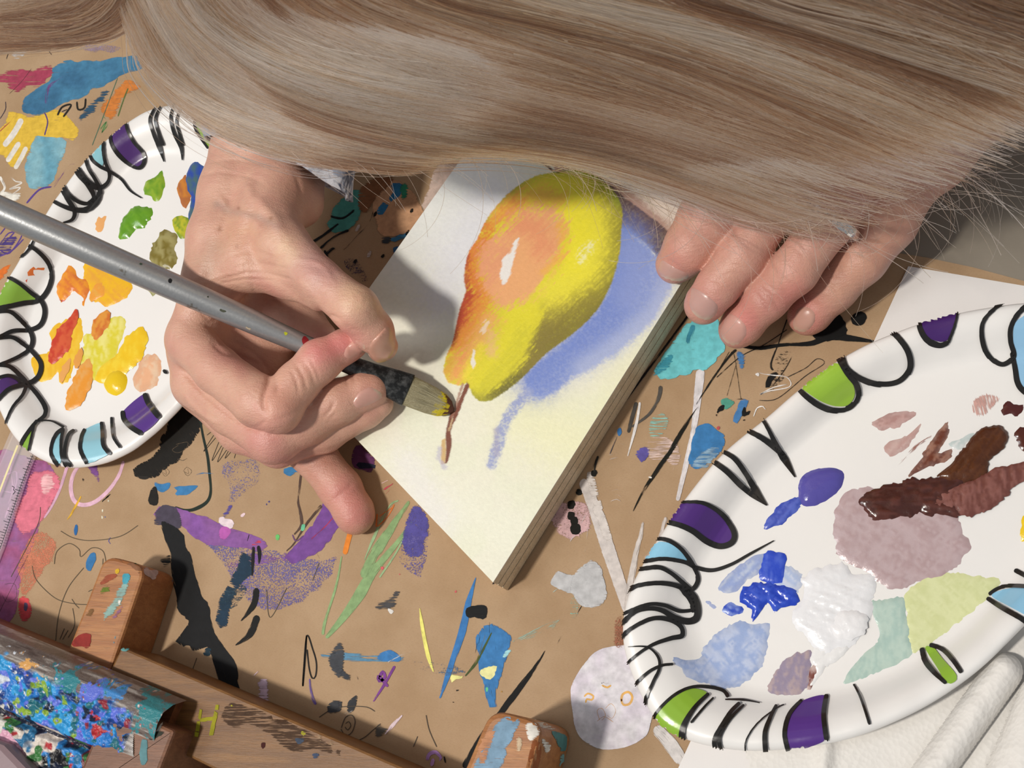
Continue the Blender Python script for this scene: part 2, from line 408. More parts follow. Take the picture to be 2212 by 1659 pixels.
# ---- upper left paint
K(c1([(0, 470), (100, 430), (200, 440), (380, 400), (300, 520), (200, 560), (100, 600), (0, 530), (-80, 500)]), 'a8445c', dry=.35, label='crimson paint smear')
K(c1([(20, 800), (60, 700), (180, 740), (350, 700), (430, 760), (500, 830), (470, 900), (380, 880), (200, 960), (130, 1060), (60, 1080), (20, 1000), (-60, 990), (-60, 870)]), 'e2bc45', dry=.12, label='yellow paint patch')
K(c1([(140, 700), (160, 620), (300, 520), (380, 400), (600, 385), (930, 350), (930, 430), (780, 480), (700, 530), (600, 580), (400, 670), (270, 740), (170, 730)]), '4a83a6', dry=.07, col2='3e6f92', label='broad blue paint patch')
S(c1([(300, 690), (310, 560), (420, 480)]), 9, '7a4f8a', dry=.4)
K(c1([(620, 690), (720, 600), (800, 520), (880, 520), (930, 440), (960, 400), (900, 560), (800, 620), (760, 700), (720, 800), (700, 780), (640, 720)]), 'd2803c', dry=.32, label='orange paint scrub')
K(c1([(480, 790), (520, 720), (620, 610), (700, 530), (755, 490), (700, 600), (620, 700), (520, 780)]), '33536b', dry=.35)
K(c1([(200, 920), (280, 870), (400, 880), (430, 950), (380, 1060), (330, 1180), (200, 1200), (155, 1100)]), '6aa3b8', dry=.1, col2='8ab8c4', label='pale blue paint patch')
for p, w in (([(140, 760), (90, 850), (25, 935)], 14), ([(125, 910), (80, 980), (45, 1035)], 12), ([(170, 940), (130, 1020), (95, 1080)], 11)): S(c1(p), w, 'e6e0d6', dry=.05, label='white paint finger')
S(c1([(752, 500), (700, 640), (640, 800), (590, 930)]), 3, '4d6f5a')
S(c1([(820, 565), (790, 640), (755, 745)]), 4, '5b6f3f')
S(c1([(660, 745), (690, 790), (650, 850), (680, 780), (640, 830)]), 4, '5b8f55', dry=.2)
S(c1([(285, 720), (305, 780), (285, 865)]), 4, '574083'); S(c1([(330, 1195), (250, 1215), (170, 1300)]), 5, '5d4590')
for p in ([(0, 1500), (60, 1430), (120, 1400)], [(0, 1600), (60, 1620), (140, 1500), (60, 1490), (0, 1560)], [(0, 1640), (80, 1600), (150, 1530)], [(-20, 1450), (60, 1410), (100, 1470), (20, 1560)]): S(c1(p), 4, '5d4590')
S(c1([(368, 738), (398, 685), (455, 672), (405, 748)]), 5, '26231f', rag=.1); S(c1([(395, 715), (430, 700)]), 3, '26231f', rag=.1); S(c1([(492, 650), (500, 700), (540, 690), (548, 630)]), 5, '26231f', rag=.1)
S(c1([(35, 650), (35, 700), (0, 760)]), 3, '3b3540'); S(c1([(60, 600), (140, 520), (200, 440)]), 2, '4a3a35')
S(c1([(0, 1130), (30, 1200), (0, 1240)]), 8, 'ece7de', dry=.2); S(c1([(70, 1130), (100, 1160), (140, 1170), (60, 1210), (130, 1200), (60, 1260)]), 4, 'e8e2d8', dry=.1)
S(c1([(0, 840), (60, 780), (110, 720)]), 4, 'b04a50', dry=.2); S(c1([(500, 1060), (560, 900), (600, 790)]), 3, 'e0c8b8', dry=.5); S(c1([(480, 1050), (440, 1060), (380, 1140), (340, 1200)]), 5, '8a5a95', dry=.3)
K(c1([(0, 1230), (60, 1220), (130, 1240), (100, 1290), (20, 1290), (-30, 1280)]), 'e9e5da', dry=.25)
K(c1([(60, 300), (130, 260), (190, 290), (160, 360), (90, 390)]), 'c9c6c4', dry=.45); K(c1([(480, 300), (600, 270), (800, 300), (750, 340), (560, 340)]), '9c8aa0', dry=.6, grain=1)
for p in ([(0, 330), (60, 300), (40, 380)], [(200, 340), (280, 300), (330, 350)], [(620, 340), (700, 310)]): S(c1(p), 3, '2c2a2c', dry=.2)
K(c2([(-60, 300), (40, 220), (75, 200), (30, 290), (-40, 330)]), 'e0762f', dry=.2)
K(c2([(-40, 60), (60, 20), (140, 0), (70, 130), (-40, 190)]), '4f3f80', dry=.55)

# ---- left bank of purple and pink
K([(-30, 1000), (60, 985), (112, 1010), (126, 1060), (95, 1120), (70, 1180), (45, 1260), (30, 1330), (-30, 1350)], '9a6296', dry=.12, col2='a4577f', label='plum paint bank')
K([(70, 1020), (120, 1018), (130, 1060), (110, 1100), (85, 1135), (50, 1160), (30, 1120), (50, 1070)], 'e07a8e', dry=.28, grain=.4, label='pink paint patch')
K([(85, 1030), (115, 1025), (118, 1055), (95, 1070)], 'efb9bd', dry=.4)
K([(60, 1160), (110, 1150), (125, 1190), (90, 1250), (50, 1290), (35, 1230)], 'cf7f62', dry=.5, grain=1)
K([(42, 1290), (64, 1295), (64, 1335), (48, 1345), (40, 1325)], 'd34a50', dry=.2); K([(52, 1302), (60, 1304), (58, 1320), (52, 1318)], '5a4a6a')
S([(20, 1000), (28, 1060), (10, 1120)], 12, 'd9a0cf', dry=.4); S([(5, 1030), (35, 1020), (30, 1060), (5, 1060)], 7, 'd69bd0', dry=.25)
S([(60, 1200), (20, 1280), (-5, 1330)], 2, '4d4038'); S([(10, 1262), (32, 1262), (35, 1290), (15, 1300), (5, 1285)], 2, '5b4a50')
# ---- pink loop
S(c3([(440, 0), (400, 60), (385, 130), (400, 200), (445, 228), (510, 215), (580, 160), (640, 80), (672, -10)]), [8, 10, 10, 9, 8], 'e3b8cc', rag=.15, label='pale pink looping line')
S(c3([(372, -5), (330, 130), (285, 230), (240, 300)]), [8, 7, 5], 'dcaec6', rag=.2)
S(c3([(440, 180), (410, 240), (365, 310)]), [8, 7, 5], 'dfae3a', dry=.25, label='yellow paint streak')
K(c3([(470, -10), (520, -5), (540, 60), (545, 110), (520, 90), (480, 30)]), '7d4f92', dry=.2)
for x, y in ((452, 92), (558, 262), (556, 296), (590, 205)): K(tr([(-6, -9), (6, -7), (7, 6), (-4, 9)], *c3([(x, y)])[0], .4), 'e5e0c8' if x > 470 else '3b3028')
S(c3([(600, 170), (575, 190), (590, 180), (560, 205), (555, 212)]), 3.5, '2a261f'); S(c3([(600, 405), (590, 425), (600, 440)]), 3, '5d5aa0')
K(c3([(572, 275), (580, 285), (574, 300), (567, 295)]), '4f66a8')
# ---- black stroke, top
K([(385, 872), (436, 905), (425, 945), (392, 985), (378, 1000), (352, 1018), (335, 1035), (280, 1028), (292, 1008), (330, 985), (350, 950), (366, 900)], '1d1b18', dry=.13, ang=.9, label='black dry-brush stroke by the left plate')
K([(300, 1026), (322, 1030), (318, 1036), (302, 1034)], '2a2724')
S([(430, 895), (438, 940), (448, 985), (452, 1020), (455, 1062), (446, 1085), (420, 1100), (398, 1102), (378, 1095)], [5, 6, 7, 6, 9, 5], '232f28', rag=.08, label='black marker curve')
S([(447, 940), (470, 925), (440, 975), (478, 935), (458, 995), (490, 945), (470, 998), (505, 950), (486, 990), (512, 962), (506, 990)], 2, '2b2925', rag=.05)
S([(380, 960), (405, 955), (402, 968), (385, 978), (372, 972), (385, 962)], 2, '6b5b48'); S([(384, 990), (394, 995), (404, 990)], 2, '5a5348')
K([(333, 1042), (350, 1045), (368, 1042), (368, 1052), (352, 1064), (340, 1060)], '3f7fb4', label='small blue paint dash'); K([(374, 1052), (400, 1048), (427, 1049), (408, 1066), (376, 1072), (382, 1060)], '3f7fb4')
K([(326, 1056), (338, 1052), (342, 1085), (333, 1093), (320, 1085)], '1f1d1a'); S([(422, 1026), (440, 1022), (462, 1024)], 5, '3f7fb4', dry=.25)
for cx, cy in ((357, 1019), (405, 1018)):
    S([(cx - 9, cy), (cx - 2, cy - 9), (cx + 9, cy), (cx, cy + 10), (cx - 8, cy), (cx + 2, cy + 6), (cx, cy - 6)], 1.8, '5c5142')
# ---- violet band and speckle
K([(420, 1148), (500, 1160), (570, 1180), (700, 1205), (745, 1165), (720, 1240), (650, 1305), (580, 1325), (520, 1290), (480, 1220)], '7069a8', dry=.62, grain=1.0, label='violet speckled wash')
K([(470, 1000), (560, 990), (560, 1040), (520, 1080), (500, 1110), (480, 1120), (490, 1060)], '7a76ad', dry=.72, grain=1.0)
K(c3([(820, 240), (860, 232), (960, 240), (1100, 290), (1250, 350), (1420, 410), (1440, 480), (1300, 460), (1150, 455), (1040, 400), (980, 340), (870, 320)]), '8f5f9f', dry=.06, col2='8a5aa5', label='violet paint band')
K(c3([(840, 270), (900, 225), (960, 245), (985, 360), (900, 340), (810, 330), (845, 300)]), '4a4453', dry=.15)
K(c3([(1190, 560), (1380, 480), (1500, 500), (1560, 470), (1620, 520), (1500, 560), (1300, 580)]), '8660a8', dry=.55, grain=.8)
K([(705, 1070), (735, 1085), (728, 1110), (760, 1100), (700, 1180), (650, 1215), (600, 1222), (660, 1150), (690, 1105)], '7b4f9a', dry=.12, ang=-.9, label='purple paint patch beside the little finger')
S([(735, 1100), (700, 1140), (672, 1165)], 4, 'b83a5a', dry=.25); K([(560, 1165), (565, 1172), (555, 1178), (540, 1178)], 'd04a60', dry=.2)
K(c3([(1225, 300), (1260, 305), (1275, 330), (1250, 360), (1200, 335), (1190, 300), (1210, 285)]), 'ead9e0', label='white paint heart'); K(c3([(1305, 285), (1335, 265), (1330, 290), (1310, 295)]), 'ead0d8')
K(c3([(1205, 345), (1255, 360), (1235, 410), (1215, 420), (1192, 400)]), 'bb62b4', label='magenta paint drip'); K(c3([(1250, 225), (1265, 240), (1230, 290), (1205, 290)]), '5a4f9c', dry=.2); K(c3([(1470, 198), (1474, 205), (1450, 235), (1445, 222)]), '4a4a8c')
# ---- long black stroke
K(c3([(880, 320), (990, 370), (1010, 450), (1040, 500), (1060, 600), (1100, 720), (1150, 800), (1160, 900), (1220, 1000), (1290, 1100), (1290, 1180), (1320, 1280), (1270, 1265), (1200, 1215), (1165, 1110), (1130, 1015), (1060, 1032), (1010, 1000), (950, 1030), (890, 1042), (960, 960), (1020, 860), (970, 790), (930, 600), (925, 500), (890, 400)]), '17181a', dry=.05, jag=1.2, ang=1.2, label='long black paint stroke')
K(c3([(860, 520), (930, 490), (930, 560), (880, 560)]), '1c1b1a', dry=.45, ang=.0); K(c3([(1120, 1005), (1150, 1010), (1140, 1050), (1105, 1045)]), '1c3442', dry=.1)
K(c3([(1310, 485), (1360, 478), (1375, 600), (1330, 640), (1260, 760), (1245, 850), (1220, 920), (1170, 880), (1200, 720), (1280, 580)]), '20384c', dry=.2, ang=.3, label='dark blue-black brush stroke')
for p, w in (([(1378, 455), (1375, 540), (1372, 615)], 9), ([(1405, 450), (1412, 500), (1408, 550)], 10), ([(1395, 680), (1380, 770), (1310, 860)], 15), ([(1400, 830), (1360, 930), (1280, 992)], 17)): S(c3(p), [w, w, 4], '1b1a19', dry=.08, rag=.4)
K(c3([(1200, 700), (1360, 650), (1300, 780), (1200, 820)]), '2f4656', dry=.6, grain=.5); S(c3([(1355, 390), (1345, 425)]), 3, '1b1a19')
for p in ([(295, 550), (310, 480), (375, 438), (430, 470), (440, 510), (500, 462), (560, 480), (578, 555)], [(455, 570), (370, 680), (320, 820), (302, 970)], [(330, 370), (400, 408), (500, 422), (650, 400), (750, 340)], [(175, 560), (200, 640), (300, 735), (400, 765), (480, 770)], [(560, 520), (555, 600), (540, 640)], [(390, 740), (410, 770), (430, 790)], [(480, 700), (500, 690), (520, 695), (510, 720)], [(395, 790), (405, 880), (370, 950)], [(325, 960), (350, 900)], [(340, 960), (370, 910)], [(1450, 690), (1470, 840), (1560, 680)], [(1735, 545), (1700, 640)], [(220, 240), (200, 350), (60, 620)], [(1070, 1060), (1045, 1130)]):
    S(c3(p), 2.2, '5a5040', rag=0.02, dry=.12, name='pencil_line')
S(c3([(1640, 30), (1630, 120), (1622, 210), (1640, 330), (1600, 390)]), [7, 6, 7, 8, 6], '5c483f', dry=.15); S(c3([(1750, 230), (1690, 300), (1640, 370), (1600, 440), (1558, 480)]), [8, 7, 7, 5], '54423a', dry=.2)
S(c3([(1590, 390), (1610, 425), (1650, 395)]), 4, '6d4a76'); K(c3([(1640, 335), (1660, 335), (1655, 365), (1635, 370)]), '6fc39a', label='green dot'); K(c3([(1500, 390), (1520, 390), (1518, 418), (1498, 418)]), '6fc36f')
K(c3([(495, 490), (520, 490), (518, 540), (490, 588), (465, 575), (475, 520)]), '3b77ad', rag=.1, label='blue oval dab'); K(c3([(408, 337), (424, 340), (416, 392), (402, 390)]), '2f68a5', rag=.1)
K([(612, 1012), (640, 1008), (664, 1012), (662, 1024), (640, 1022), (626, 1030), (612, 1022)], '3e80b4', label='short blue dash by the bent fingers')
S([(1725 * .397, 1000 + 490 * .397), (1740 * .397, 1000 + 520 * .397)], 4, '222'+'222', dry=.3)
# ---- green marker, orange, indigo, yellow, blue at the centre bottom
S(c4([(302, 660), (275, 800), (225, 960), (212, 1030)]), [4, 6, 7, 8], '93b27c', rag=.2); S(c4([(630, 500), (560, 600), (450, 730), (380, 850), (300, 960), (228, 1045)]), [6, 12, 20, 26, 18, 9], '8dac78', dry=.06, label='sage green marker stroke')
S(c4([(620, 400), (540, 520), (450, 660), (400, 760)]), [8, 18, 26, 18], '8dac78', dry=.15); S(c4([(570, 395), (520, 430), (450, 580), (410, 680)]), [5, 6, 8, 5], '9bb98b', dry=.1); S(c4([(635, 490), (560, 640), (480, 760)]), 5, '9bb98b')
S(c4([(343, 545), (328, 600), (316, 650)]), 12, 'e98a33', rag=.12, label='short orange mark'); S(c4([(550, 415), (520, 470), (470, 520)]), 4, 'e07a3a', dry=.1); S(c4([(470, 460), (465, 520)]), 5, 'dd7433', dry=.1); S(c4([(480, 470), (540, 430)]), 3, 'e07a3a')
S(c4([(490, 315), (520, 300)]), 3, 'e9c9c9'); S(c4([(500, 345), (545, 315)]), 5, 'd05060', dry=.2); S(c4([(510, 365), (530, 340)]), 5, 'd05060', dry=.3)
K(c4([(380, 130), (450, 190), (440, 260), (370, 250), (350, 200)]), '6b3a68', dry=.1); K(c4([(380, 215), (500, 235), (500, 245), (385, 245)]), '22253d')
K(c4([(625, 430), (660, 420), (705, 470), (712, 540), (695, 620), (640, 670), (600, 650), (575, 600), (600, 500)]), '57519c', dry=.3, grain=1, label='indigo chalky patch'); K(c4([(600, 560), (720, 560), (690, 740), (630, 760), (560, 640)]), '6a63a6', dry=.72, grain=1)
for x, y, r in ((492, 715, 8), (573, 718, 6), (653, 776, 5), (838, 826, 6), (575, 745, 4), (445, 770, 4), (540, 800, 4)): K(tr([(-r, -r * .8), (r * .9, -r), (r, r * .7), (-r * .6, r)], *c4([(x, y)])[0], .45), 'd9636a')
K(c4([(465, 880), (520, 860), (580, 795), (588, 800), (565, 870), (550, 910), (480, 915), (455, 915)]), '4b4a4c', dry=.3); K(c4([(515, 905), (550, 915), (535, 935)]), 'e0ddd8')
S(c4([(670, 905), (685, 1010), (710, 1130), (735, 1205)]), [3, 9, 9, 10, 4], 'efe97f', rag=.2, label='pale yellow brush line'); S(c4([(670, 870), (685, 920)]), 3, 'e0d6c0', dry=.4)
S(c4([(935, 760), (900, 880), (875, 1000), (830, 1140), (800, 1230), (765, 1330)]), [3, 14, 18, 15, 13, 5], '3f7dbd', dry=.07, label='long blue brush stroke')
K(c4([(960, 1000), (1000, 975), (1040, 990), (1100, 1040), (1090, 1110), (1075, 1160), (1050, 1250), (1030, 1330), (1040, 1400), (1010, 1395), (980, 1320), (960, 1220), (950, 1130), (935, 1080)]), '3f7fbb', dry=.14, ang=1.4, label='wide blue paint patch')
K(c4([(890, 905), (930, 888), (985, 895), (988, 950), (970, 962), (930, 945), (900, 950), (885, 930)]), '16181a', jag=.8, label='black blob')
S(c4([(945, 740), (930, 870)]), 2.5, '191919', dry=.5); S(c4([(1000, 970), (1000, 1060)]), 2, '222222', dry=.3); S(c4([(962, 1000), (935, 1120), (930, 1180)]), 5, '14202a', dry=.3)
S(c4([(1010, 1020), (970, 1100), (930, 1170), (885, 1225)]), [4, 6, 8, 4], '4a5b32', dry=.1); S(c4([(980, 1020), (960, 1090), (935, 1170)]), 4, '8a7a35', dry=.3)
K(c4([(952, 1200), (985, 1180), (1030, 1172), (1035, 1200), (1015, 1235), (990, 1245), (965, 1225)]), 'f0eeaa', jag=1, label='cream yellow blob'); K(c4([(818, 1215), (850, 1225), (910, 1220), (870, 1235), (845, 1240), (818, 1257)]), 'eeeb9a', jag=1)
K(c4([(1060, 1140), (1075, 1105), (1112, 1095), (1085, 1130)]), 'a9dfe6', dry=.15); K(c4([(980, 1275), (995, 1280), (990, 1300), (982, 1298)]), '6fd09a'); K(c4([(1052, 1290), (1064, 1300), (1058, 1320)]), 'b98f4a')
K(c4([(837, 1290), (858, 1290), (850, 1298), (840, 1297)]), '1c1a18'); S(c4([(825, 1348), (832, 1350)]), 3, '1c1a18')
S(c4([(1262, 1105), (1210, 1190), (1150, 1270), (1090, 1350), (1035, 1420)]), [4, 9, 14, 16, 14], '131313', dry=.16, rag=.35, label='black dragged stroke to the end block'); S(c4([(1355, 995), (1300, 1110), (1240, 1190), (1185, 1275)]), [3, 4, 5, 3], '1a1a1a', dry=.5)
S(c4([(975, 1480), (930, 1570), (885, 1665)]), [8, 16, 24], '121212', dry=.1, rag=.4)
S(c4([(1448, 872), (1420, 920), (1400, 965)]), 3, '26251f', dry=.3)
S(c4([(135, 1032), (130, 1130), (118, 1272), (122, 1190), (137, 1035), (165, 1100), (182, 1165), (178, 1225), (162, 1235), (148, 1190), (138, 1100)]), 3.6, '1a1a1a', rag=.05, name='marker_line')
S(c4([(150, 1238), (158, 1310), (180, 1360)]), [4, 8, 7], '6d5aa0', dry=.2); S(c4([(552, 1178), (500, 1270), (450, 1345)]), [7, 7, 5], '7d4391', dry=.05, label='purple ribbon mark'); S(c4([(480, 1230), (495, 1205), (505, 1230), (480, 1250), (475, 1225), (520, 1275)]), 8, '7d4391')
K(c4([(255, 1115), (295, 1125), (300, 1180), (330, 1215), (355, 1225), (340, 1245), (300, 1230), (250, 1185)]), '3c4046', dry=.18, label='slate grey blotch'); S(c4([(270, 1060), (275, 1110)]), 8, '6e655a', dry=.6); S(c4([(370, 1225), (380, 1250)]), 8, '4a4742', dry=.4)
S(c4([(200, 1125), (330, 1135), (430, 1140), (560, 1145), (600, 1140)]), [10, 22, 24, 24, 12], '5f8fae', dry=.45); S(c4([(470, 1140), (530, 1130), (580, 1150)]), [14, 28, 12], '3f7fbd', dry=.1); S(c4([(500, 1100), (540, 1130), (600, 1115), (520, 1160), (630, 1105)]), 4, 'eef0f0', dry=.25)
K(c4([(630, 1140), (760, 1150), (900, 1180), (880, 1220), (760, 1230), (640, 1200)]), '56708c', dry=.7, grain=.6)
K(c4([(262, 1350), (300, 1340), (305, 1370), (285, 1395), (260, 1395)]), '3a3c42', dry=.1); K(c4([(330, 1350), (375, 1315), (378, 1340), (360, 1385), (330, 1400)]), '33353a', dry=.1)
for p in ([(195, 1420), (260, 1380), (340, 1368), (420, 1372), (458, 1392)], [(300, 1470), (320, 1420), (350, 1410), (365, 1440), (350, 1490), (320, 1505), (298, 1475)], [(320, 1450), (335, 1440), (345, 1460), (330, 1480), (318, 1465)], [(325, 1545), (400, 1520), (450, 1480), (485, 1450)], [(700, 1410), (715, 1480), (750, 1560)], [(660, 1510), (640, 1560)]): S(c4(p), 2.4, '524a40', rag=.02, dry=.1, name='pencil_line')
S(c4([(420, 1280), (380, 1360), (300, 1420), (210, 1490)]), [6, 9, 10, 5], 'dcd8d2', dry=.5); S(c4([(588, 1410), (550, 1450), (505, 1500)]), [4, 10, 4], 'e6d0d8', dry=.1, label='pale pink flick'); K(c4([(470, 1450), (500, 1460), (520, 1475), (480, 1520), (455, 1505)]), '5b564f', dry=.3)
for k in range(6): S(c4([(1335 - k * 6, 955 + k * 8), (1250 - k * 8, 990 + k * 10), (1110 + k * 12, 1062 - k * 2)]), 3.5, '9fc9bd', dry=.3)
S(c4([(1300, 830), (1340, 800)]), 4, 'b9d2ca', dry=.3); S(c4([(1305, 810), (1350, 790)]), 3, 'b9d2ca', dry=.3)
S(c4([(1350, 580), (1400, 600), (1395, 720)]), 6, '8fcfc0', dry=.55); K(c4([(1380, 840), (1430, 850), (1420, 960), (1370, 940)]), '8fcfc0', dry=.7, grain=.5)
S(c4([(705, 1625), (715, 1595), (745, 1585), (770, 1610), (765, 1625)]), [8, 10, 6], 'b98fd0', dry=.1); S(c4([(735, 1615), (725, 1650)]), 9, 'c59ad8'); S(c4([(785, 1605), (792, 1635)]), 5, '151515')
K(c3([(1400, 1190), (1450, 1160), (1460, 1240), (1455, 1330), (1395, 1320), (1405, 1240)]), 'd3bcd0', dry=.3, label='lilac patch'); S(c3([(1375, 1160), (1410, 1125)]), 9, 'd3bcc8', dry=.5); K(c3([(1800, 1010), (1863, 980), (1863, 1170), (1790, 1110)]), '45484e', dry=.35); K(c3([(1780, 1320), (1840, 1285), (1850, 1330), (1790, 1370)]), '3d3f44', dry=.2)
S(c3([(1410, 990), (1440, 985)]), 4, 'd8c0b8', dry=.4)
# ---- right of the panel: white tape-like paint, silver oval, blue, black
K([(1183, 1090), (1215, 1078), (1262, 1085), (1280, 1110), (1268, 1150), (1225, 1165), (1190, 1140)], 'd3aeb0', dry=.42, grain=.8, label='dusty pink chalk patch')
K([(1188, 1262), (1205, 1235), (1235, 1240), (1275, 1212), (1300, 1228), (1311, 1262), (1305, 1295), (1282, 1313), (1252, 1308), (1232, 1285)], 'c3c4c6', dry=.08, rag=.6, label='grey-white paint oval')
K(c4([(1390, 770), (1440, 700), (1500, 690), (1530, 720), (1555, 790), (1545, 870), (1500, 900), (1440, 890), (1385, 820)]), 'c3c4c6', dry=.12, rag=.6)
S([(1258, 1035), (1285, 1100), (1310, 1175), (1335, 1250), (1362, 1330)], [24, 30, 32, 30, 26], 'd8d1cd', dry=.05, rag=.8, label='white paint band by the panel')
K(c7([(130, 930), (160, 910), (185, 1000), (225, 1130), (245, 1200), (215, 1210), (180, 1120)]), 'dcd5d0', dry=.12)
S(c7([(620, 470), (605, 600), (590, 720), (560, 860), (520, 1030)]), [22, 18, 12, 13, 10], 'dedadc', dry=.06, rag=.4, label='long thin white stroke'); S(c7([(600, 640), (580, 760), (552, 900)]), 3, 'f4f2f2')
S(c7([(375, 1120), (360, 1190), (330, 1320), (300, 1500)]), [8, 16, 18, 12], 'd6cfca', dry=.2, rag=.6); S(c7([(470, 1100), (440, 1200), (380, 1280)]), 12, 'd0c8c4', dry=.35)
S([(1415, 1570), (1450, 1610), (1475, 1650)], [30, 34, 30], 'd8d3d0', dry=.28, rag=.9)
for p in ([(1232, 1170), (1250, 1140), (1275, 1090)], [(1260, 1215), (1272, 1130)], [(1290, 1170), (1305, 1110)]): S(p, 4, 'ded8d6', dry=.35)
for k in range(12): S(c7([(225 + k * 1, 790 + k * 22), (262, 782 + k * 22), (290 - k, 792 + k * 22)]), 4, 'd9d2ce', dry=.35, lift=.5)
K(c7([(440, 440), (590, 250), (700, 265), (722, 380), (690, 420), (650, 460), (600, 480), (540, 495), (490, 515), (415, 505)]), '74ced6', dry=.03, jag=1, label='turquoise paint patch under the panel edge')
S(c7([(590, 280), (570, 330), (565, 360)]), 14, '3f93ac', dry=.25); K(c7([(415, 500), (490, 470), (500, 400), (440, 440)]), '3f9ab0', dry=.35)
K(c7([(600, 715), (650, 710), (700, 730), (727, 770), (715, 810), (640, 885), (565, 888), (580, 800)]), '3d7eb8', dry=.05, label='mid blue paint patch'); K(c7([(650, 800), (715, 800), (660, 885), (570, 888)]), '8fb0c8', dry=.5)
K(c7([(340, 830), (365, 800), (400, 805), (390, 850), (360, 862)]), '6158a2', jag=1.5, dry=.1); K(c7([(262, 730), (275, 715), (283, 740), (270, 757)]), '3f79b5'); K(c7([(690, 712), (703, 712), (698, 728), (686, 725)]), 'c0565a')
K(c7([(385, 760), (470, 750), (540, 810), (520, 900), (470, 870), (390, 860)]), 'd9c0b6', dry=.55)
for k in range(5): S(c7([(590 - k * 14, 760 + k * 10), (540 - k * 12, 860), (468 + k * 6, 980 - k * 8)]), 3, 'd8c6bc', dry=.45)
K(c7([(400, 680), (470, 650), (480, 740), (400, 760)]), '8fc7bd', dry=.62)
S(c7([(448, 540), (440, 590), (400, 660), (325, 715)]), [10, 9, 7, 6], '57534e', dry=.08); S(c7([(345, 610), (325, 680), (310, 740)]), [9, 10, 8], '4d4a46', dry=.1)
S(c7([(360, 610), (345, 700), (308, 840)]), [6, 8, 3], 'efedec'); S(c7([(262, 755), (232, 830)]), 3, '4a4a55')
S(c7([(330, 1075), (380, 980), (430, 905), (500, 800), (560, 700), (610, 630)]), [3, 7, 11, 13, 10, 4], '17160f', dry=.13, rag=.3, label='black dragged line'); S(c7([(600, 620), (650, 540), (720, 440), (770, 385)]), [3, 5, 5, 8], '1b1a15', dry=.1); K(c7([(393, 922), (412, 928), (410, 936), (395, 932)]), 'ece8df')
S([(1548, 815), (1600, 770), (1650, 745), (1700, 712)], 3, '1b1a15'); S([(1590, 745), (1640, 752), (1690, 745), (1750, 742), (1800, 728), (1890, 738)], [8, 10, 8, 14, 16, 6], '121212', rag=.3, label='black ink branch')
K([(1770, 690), (1790, 672), (1822, 690), (1830, 712), (1812, 730), (1770, 738), (1752, 722)], '101010', label='black ink blot'); K([(1838, 686), (1850, 675), (1870, 678), (1872, 692), (1860, 703), (1842, 700)], '101010')
S([(1575, 760), (1552, 800), (1575, 770), (1585, 765), (1600, 860), (1602, 862)], 2.2, '1b1a15'); S([(1595, 770), (1570, 855)], 2, '1b1a15'); S([(1590, 862), (1608, 862)], 3, '141414')
S([(1700, 690), (1682, 740), (1665, 785), (1670, 800)], [4, 3, 6], '181818'); S([(1718, 750), (1700, 790), (1672, 830)], 3, '181818', dry=.2); K([(1655, 820), (1668, 805), (1682, 805), (1668, 825), (1655, 850)], '141414', jag=1)
S([(1700, 815), (1740, 795), (1765, 775), (1780, 785), (1740, 812), (1680, 860), (1640, 865)], 2.6, '2a2825'); K([(1670, 770), (1715, 745), (1700, 810), (1680, 850), (1660, 860)], '2a2622', dry=.72, grain=.6)
S([(1640, 805), (1665, 810), (1700, 815), (1706, 835), (1660, 845), (1642, 852), (1668, 838), (1700, 830)], 3.5, 'ebe9e6', dry=.1); K([(1630, 808), (1640, 804), (1640, 814)], 'f2f0ee')
K(c7([(705, 600), (735, 590), (765, 615), (735, 640), (712, 632)]), '55a08c', dry=.1); K(c7([(790, 600), (822, 595), (815, 630), (770, 710), (757, 690), (770, 640)]), '4a80b8', dry=.08)
K(c7([(682, 665), (695, 630), (722, 620), (715, 645), (695, 655), (688, 675)]), '131313'); K(c7([(795, 645), (810, 625), (815, 650), (832, 640), (825, 665), (805, 672), (812, 690), (798, 692)]), '131313')
S(c7([(845, 670), (860, 635), (885, 628), (895, 640)]), 3.5, 'eeeeec'); K([(1590, 760), (1610, 765), (1608, 790), (1600, 800)], '4a80b8', dry=.2)
for (x, y, r) in ((1250, 1063, 7), (1234, 1090, 9), (1234, 1114, 9), (1240, 1125, 9), (1243, 1142, 12), (1283, 1022, 7)): K([(x - r, y), (x - r * .6, y - r), (x + r * .7, y - r * .9), (x + r, y + r * .1), (x + r * .6, y + r), (x - r * .6, y + r)], '15140f')
S([(1292, 985), (1285, 1005), (1282, 1022)], 6, '2a2926', dry=.15); S([(1262, 1040), (1252, 1060)], 3, '1a1a17', dry=.3)
so = K([(1232, 1500), (1240, 1468), (1268, 1425), (1290, 1405), (1325, 1395), (1370, 1398), (1402, 1440), (1420, 1490), (1410, 1545), (1395, 1590), (1358, 1612), (1315, 1620), (1275, 1610), (1245, 1580)], 'e3e1e6', rag=.25, amp=.5, col2='ddd6e2', label='white painted oval with small yellow scribbles')
for p, w in (([(1262, 1505), (1270, 1498), (1282, 1504), (1278, 1512), (1268, 1510), (1265, 1518)], 5), ([(1342, 1515), (1345, 1500), (1358, 1495), (1366, 1506), (1360, 1520), (1347, 1522), (1342, 1510)], 6), ([(1300, 1480), (1312, 1485), (1320, 1480)], 5)): S(p, w, 'e8b566', rag=.15, name='yellow_scribble')
for p in ([(1295, 1555), (1290, 1535), (1300, 1530), (1308, 1545), (1300, 1556)], [(1308, 1530), (1320, 1520), (1330, 1535), (1322, 1552), (1312, 1545)], [(1290, 1558), (1305, 1548), (1325, 1560)]): S(p, 2, 'e0a860', name='yellow_scribble')
K([(1350, 1508), (1356, 1504), (1352, 1513)], '2a2725'); K([(1290, 1475), (1320, 1465), (1322, 1490), (1300, 1492)], '44423f', dry=.75, grain=.7)
